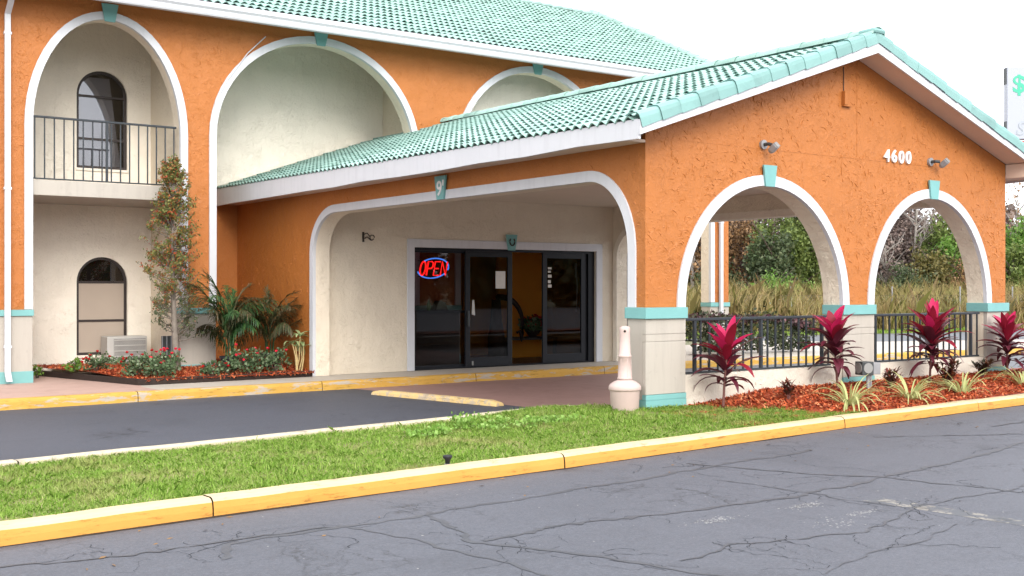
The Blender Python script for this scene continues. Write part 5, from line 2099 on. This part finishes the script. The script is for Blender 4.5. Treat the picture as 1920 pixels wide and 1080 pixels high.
BT = [("bare_tree", 34.08, 33.67, 7.6, 1.6, 'brown', "thin brownish tree leftmost in the left arch", 900),
      ("dead_leaf_tree", 35.98, 34.77, 6.6, 1.7, 'brown', "brown autumn tree beside the far pier", 2300),
      ("dead_leaf_tree", 38.2, 35.63, 6.8, 1.8, 'purple', "purplish bare-twigged tree right of the far pier", 2000),
      ("bare_tree", 40.83, 36.21, 8.2, 1.9, 'purple', "pale leafless tree at the centre of the left arch", 120),
      ("dead_leaf_tree", 36.38, 32.02, 4.9, 1.4, 'brown', "orange-brown tree in front of the pale leafless tree", 2600),
      ("dead_leaf_tree", 39.23, 33.67, 6.4, 1.5, 'purple', "dusky brown tree left of the large green tree", 1900),
      ("evergreen_tree", 36.88, 29.21, 6.2, 1.9, 'green', "large yellow-green tree in the left arch", 4200),
      ("evergreen_tree", 38.57, 29.23, 5.4, 1.7, 'green', "second green tree half hidden by the arch edge", 3600),
      ("evergreen_tree", 34.45, 28.49, 4.1, 1.2, 'dark', "dark green tree below the large yellow-green tree", 2200),
      ("dark_shrub", 32.92, 30.81, 2.9, 1.2, 'dark', "dark shrub at the foot of the left arch trees", 1300),
      ("lime_shrub", 31.93, 26.6, 2.3, 1.1, 'lime', "bright lime shrub behind the reeds in the left arch", 1100),
      ("lime_shrub", 33.53, 26.68, 2.2, 1.1, 'lime', "lime shrub right of the brightest one", 1000),
      ("dark_shrub", 32.29, 27.57, 2.2, 1.0, 'dark', "blue-grey dark shrub left of the lime shrubs", 1000),
      ("dead_leaf_tree", 44.06, 28.98, 6.4, 1.9, 'purple', "purple-brown tree leftmost in the right arch", 2300),
      ("dead_leaf_tree", 46.74, 29.52, 6.2, 1.9, 'purple', "purple-brown tree behind the tall pale trunk", 2300),
      ("bare_tree", 43.55, 26.89, 7.6, 1.7, 'purple', "tall pale bare tree in the middle of the right arch", 150),
      ("dead_leaf_tree", 46.84, 28.22, 5.8, 1.8, 'purple', "dusky tree right of the tall pale trunk", 2000),
      ("evergreen_tree", 45.0, 25.85, 5.7, 1.3, 'green', "green tree top right in the right arch", 1900),
      ("lime_shrub", 43.43, 24.51, 4.0, .9, 'lime', "bright green bush at the right of the right arch", 1300),
      ("olive_tree", 41.66, 24.55, 3.4, 1.2, 'olive', "olive brown bush under the bright green one", 1400),
      ("dead_leaf_tree", 42.86, 23.69, 3.0, 1.3, 'brown', "low orange-brown bush at the foot of the right arch", 1500),
      ("dark_shrub", 39.6, 24.8, 2.8, 1.4, 'dark', "dark low shrub left at the foot of the right arch", 1400),
      ("dark_shrub", 40.43, 26.66, 3.2, 1.3, 'purple', "dark purple shrub behind the low dark one", 1400),
      ("bare_tree", 39.91, 25.8, 4.2, .8, 'purple', "slanting pale bare sapling in the right arch", 60),
      ("bare_tree", 53.53, 27.12, 8.0, 1.9, 'brown', "tall twiggy bare tree right of the portico", 250),
      ("evergreen_tree", 46.26, 22.49, 5.4, 1.5, 'lime', "bright green tree right of the portico wall", 3200),
      ("evergreen_tree", 44.11, 21.57, 3.6, 1.2, 'green', "lower green tree right of the portico wall", 1900),
      ("dead_leaf_tree", 47.6, 23.99, 4.4, 1.1, 'purple', "dark purple tree seen along the portico wall edge", 1500),
      ("evergreen_tree", 49.26, 22.8, 6.2, 1.7, 'green', "tall green tree at the right edge beyond the bright green one", 2200), ("evergreen_tree", 50.64, 21.82, 5.7, 1.7, 'green', "green tree farthest right, mostly outside the frame", 2200),
      ("dead_leaf_tree", 32.7, 35.66, 5.7, 1.8, 'brown', "brown tree mostly hidden behind the left portico pier", 1500), ("evergreen_tree", 31.6, 37.15, 5.8, 1.8, 'green', "green tree hidden behind the lobby left of the left arch", 1500)]
for i, (nm, x, y, h, r_, kd, lb, n_) in enumerate(BT):
    bg_tree(nm, x, y, h, r_, kd, lb, 100 + i, nm == "bare_tree", int(n_ * 2.8), .115 if h > 3 else .08)

# the wood behind reads as one mass
nr = np.random.default_rng(77)
VV, FF, off = [], [], 0
for i in range(60):
    f = i / 59
    x, y = 33 + 36 * f + nr.normal() * 2.0, 44 - 20 * f + nr.normal() * 2.0
    h = 5.2 + 1.4 * nr.random()
    V, F_ = cloud(nr, 700, (x, y, h * .5), (2.0, 2.0, h * .5), .34, 16, 1.5, .1, .2)
    VV.append(V)
    FF.append(F_ + off)
    off += len(V)
np_mesh("far_wood", np.concatenate(VV), np.concatenate(FF), TREE_MATS['purple'], kind="stuff")


VV, FF, off = [], [], 0
for i in range(70):
    x, y = -30 + 130 * i / 69 + nr.normal() * 1.5, -52 + nr.normal() * 2.5
    h = 5.5 + 2 * nr.random()
    V, F_ = cloud(nr, 520, (x, y, h * .5), (2.6, 2.2, h * .5), .8, 16, 1.5, .1, .2)
    VV.append(V)
    FF.append(F_ + off)
    off += len(V)
np_mesh("roadside_wood", np.concatenate(VV), np.concatenate(FF), TREE_MATS['dark'], kind="stuff")


def sample_reeds(r, n):
    u, v = r.random(n), r.random(n) ** .7
    A, B, C_, D = (np.array(p) for p in ((18.2, 19.6), (40.2, 14.7), (47.5, 18.0), (28.35, 31.5)))
    return (A + (B - A) * u[:, None]) * (1 - v[:, None]) + (D + (C_ - D) * u[:, None]) * v[:, None]


grass("reeds", 60000, sample_reeds, lambda P: np.zeros(len(P)), .7, 1.95, .013, REEDS, 9, .55)


def sample_verge(r, n):
    u = r.random(n)
    A = np.interp(u, [0, .2, .5, 1], [18, 22, 31.5, 44])
    return np.stack([A, np.interp(A, [18, 20.5, 24.4, 31.5, 43], [17.6, 17.6, 17.0, 15.5, 20.6]) + r.random(n) * 2.4], 1)


grass("verge_grass", 22000, sample_verge, lambda P: np.zeros(len(P)), .06, .16, .008, GRASS, 12, .6)

fence = thing("chain_link_fence", (30, 18.6, 0), "grey chain link fence with thin posts standing in the reeds", "fence")
FP = [(22.9, 21.9), (25.77, 19.94), (27.6, 19.1), (30.0, 18.4), (32.92, 17.28), (35.6, 16.6), (38.4, 16.4)]
pst = shared(MB().tube([(0, 0, 0), (0, 0, 1.75)], .03, 8), "post", GREYMETAL)
for x, y in FP:
    piece("post", pst, fence, (x, y, 0))
MB().tube([(x, y, 1.40) for x, y in FP], .008, 6).build("top_wire", BARKDARK, fence)
b = MB()
for (x0, y0_), (x1, y1_) in zip(FP, FP[1:]):
    d = Vector((x1 - x0, y1_ - y0_, 0))
    m_ = int(d.length / .16)
    hh = 1.38
    sx_ = hh / d.length
    for i in range(-int(hh / .16), m_, 1):
        for sg in (1, -1):
            t0, t1 = i * .16 / d.length, (i * .16 + hh) / d.length
            z0, z1 = (0, hh) if sg > 0 else (hh, 0)
            if t0 < 0:
                z0 += (z1 - z0) * (-t0) / (t1 - t0)
                t0 = 0
            if t1 > 1:
                z1 = z0 + (z1 - z0) * (1 - t0) / (t1 - t0)
                t1 = 1
            if t1 - t0 < .01:
                continue
            p0, p1 = Vector((x0, y0_, z0)) + d * t0, Vector((x0, y0_, z1)) + d * t1
            b.tube([p0, p1], .0022, 3, cap=False)
b.build("mesh_wire", GREYMETAL, fence, kind="stuff", fixn=False)

# roadside sign beyond the portico
O = Vector((19.43, 7.26, 0))
dx = Vector((.813, -.582, 0))
nz = Vector((-.582, -.813, 0))
sg = thing("roadside_sign", tuple(O + dx * 1.3), "tall white roadside sign with a green dollar sign above the portico roof", "sign")
Rz = Matrix((dx, -nz, Vector((0, 0, 1)))).transposed()
MB().obox(O + dx * 1.3 + Vector((0, 0, 6.58)), (2.6, .22, 1.92), Rz).build("sign_cabinet", SIGNWHITE, sg, bevel=.02)
MB().obox(O + dx * -.006 + Vector((0, 0, 7.3)), (.02, .16, .42), Rz).obox(O + dx * -.006 + Vector((0, 0, 5.95)), (.02, .16, .3), Rz).build("edge_strip", DARKGREY, sg)
MB().obox(O + dx * 1.55 + Vector((0, 0, 5.36)), (2.4, .2, .44), Rz).build("lower_panel", SIGNRED, sg, bevel=.01)
MB().tube([O + dx * 1.7 - nz * .02, O + dx * 1.7 - nz * .02 + Vector((0, 0, 5.15))], .12, 12).build("pole", GREYMETAL, sg)
Rg = Matrix((dx, Vector((0, 0, 1)), nz)).transposed()
put_glyph("lettering", text_mesh("$", .66, .01, .012), SIGNTEAL, sg, O + dx * .13 + nz * .114 + Vector((0, 0, 6.86)), Rg)
oS = text_mesh("S", .50, .01, .014, .25)
put_glyph("lettering", oS, SIGNGREY, sg, O + dx * .22 + nz * .114 + Vector((0, 0, 5.74)), Rg)
iS = text_mesh("S", .50, .014, -.004, .25)
put_glyph("lettering", iS, SIGNWHITE, sg, O + dx * .22 + nz * .116 + Vector((0, 0, 5.74)), Rg)
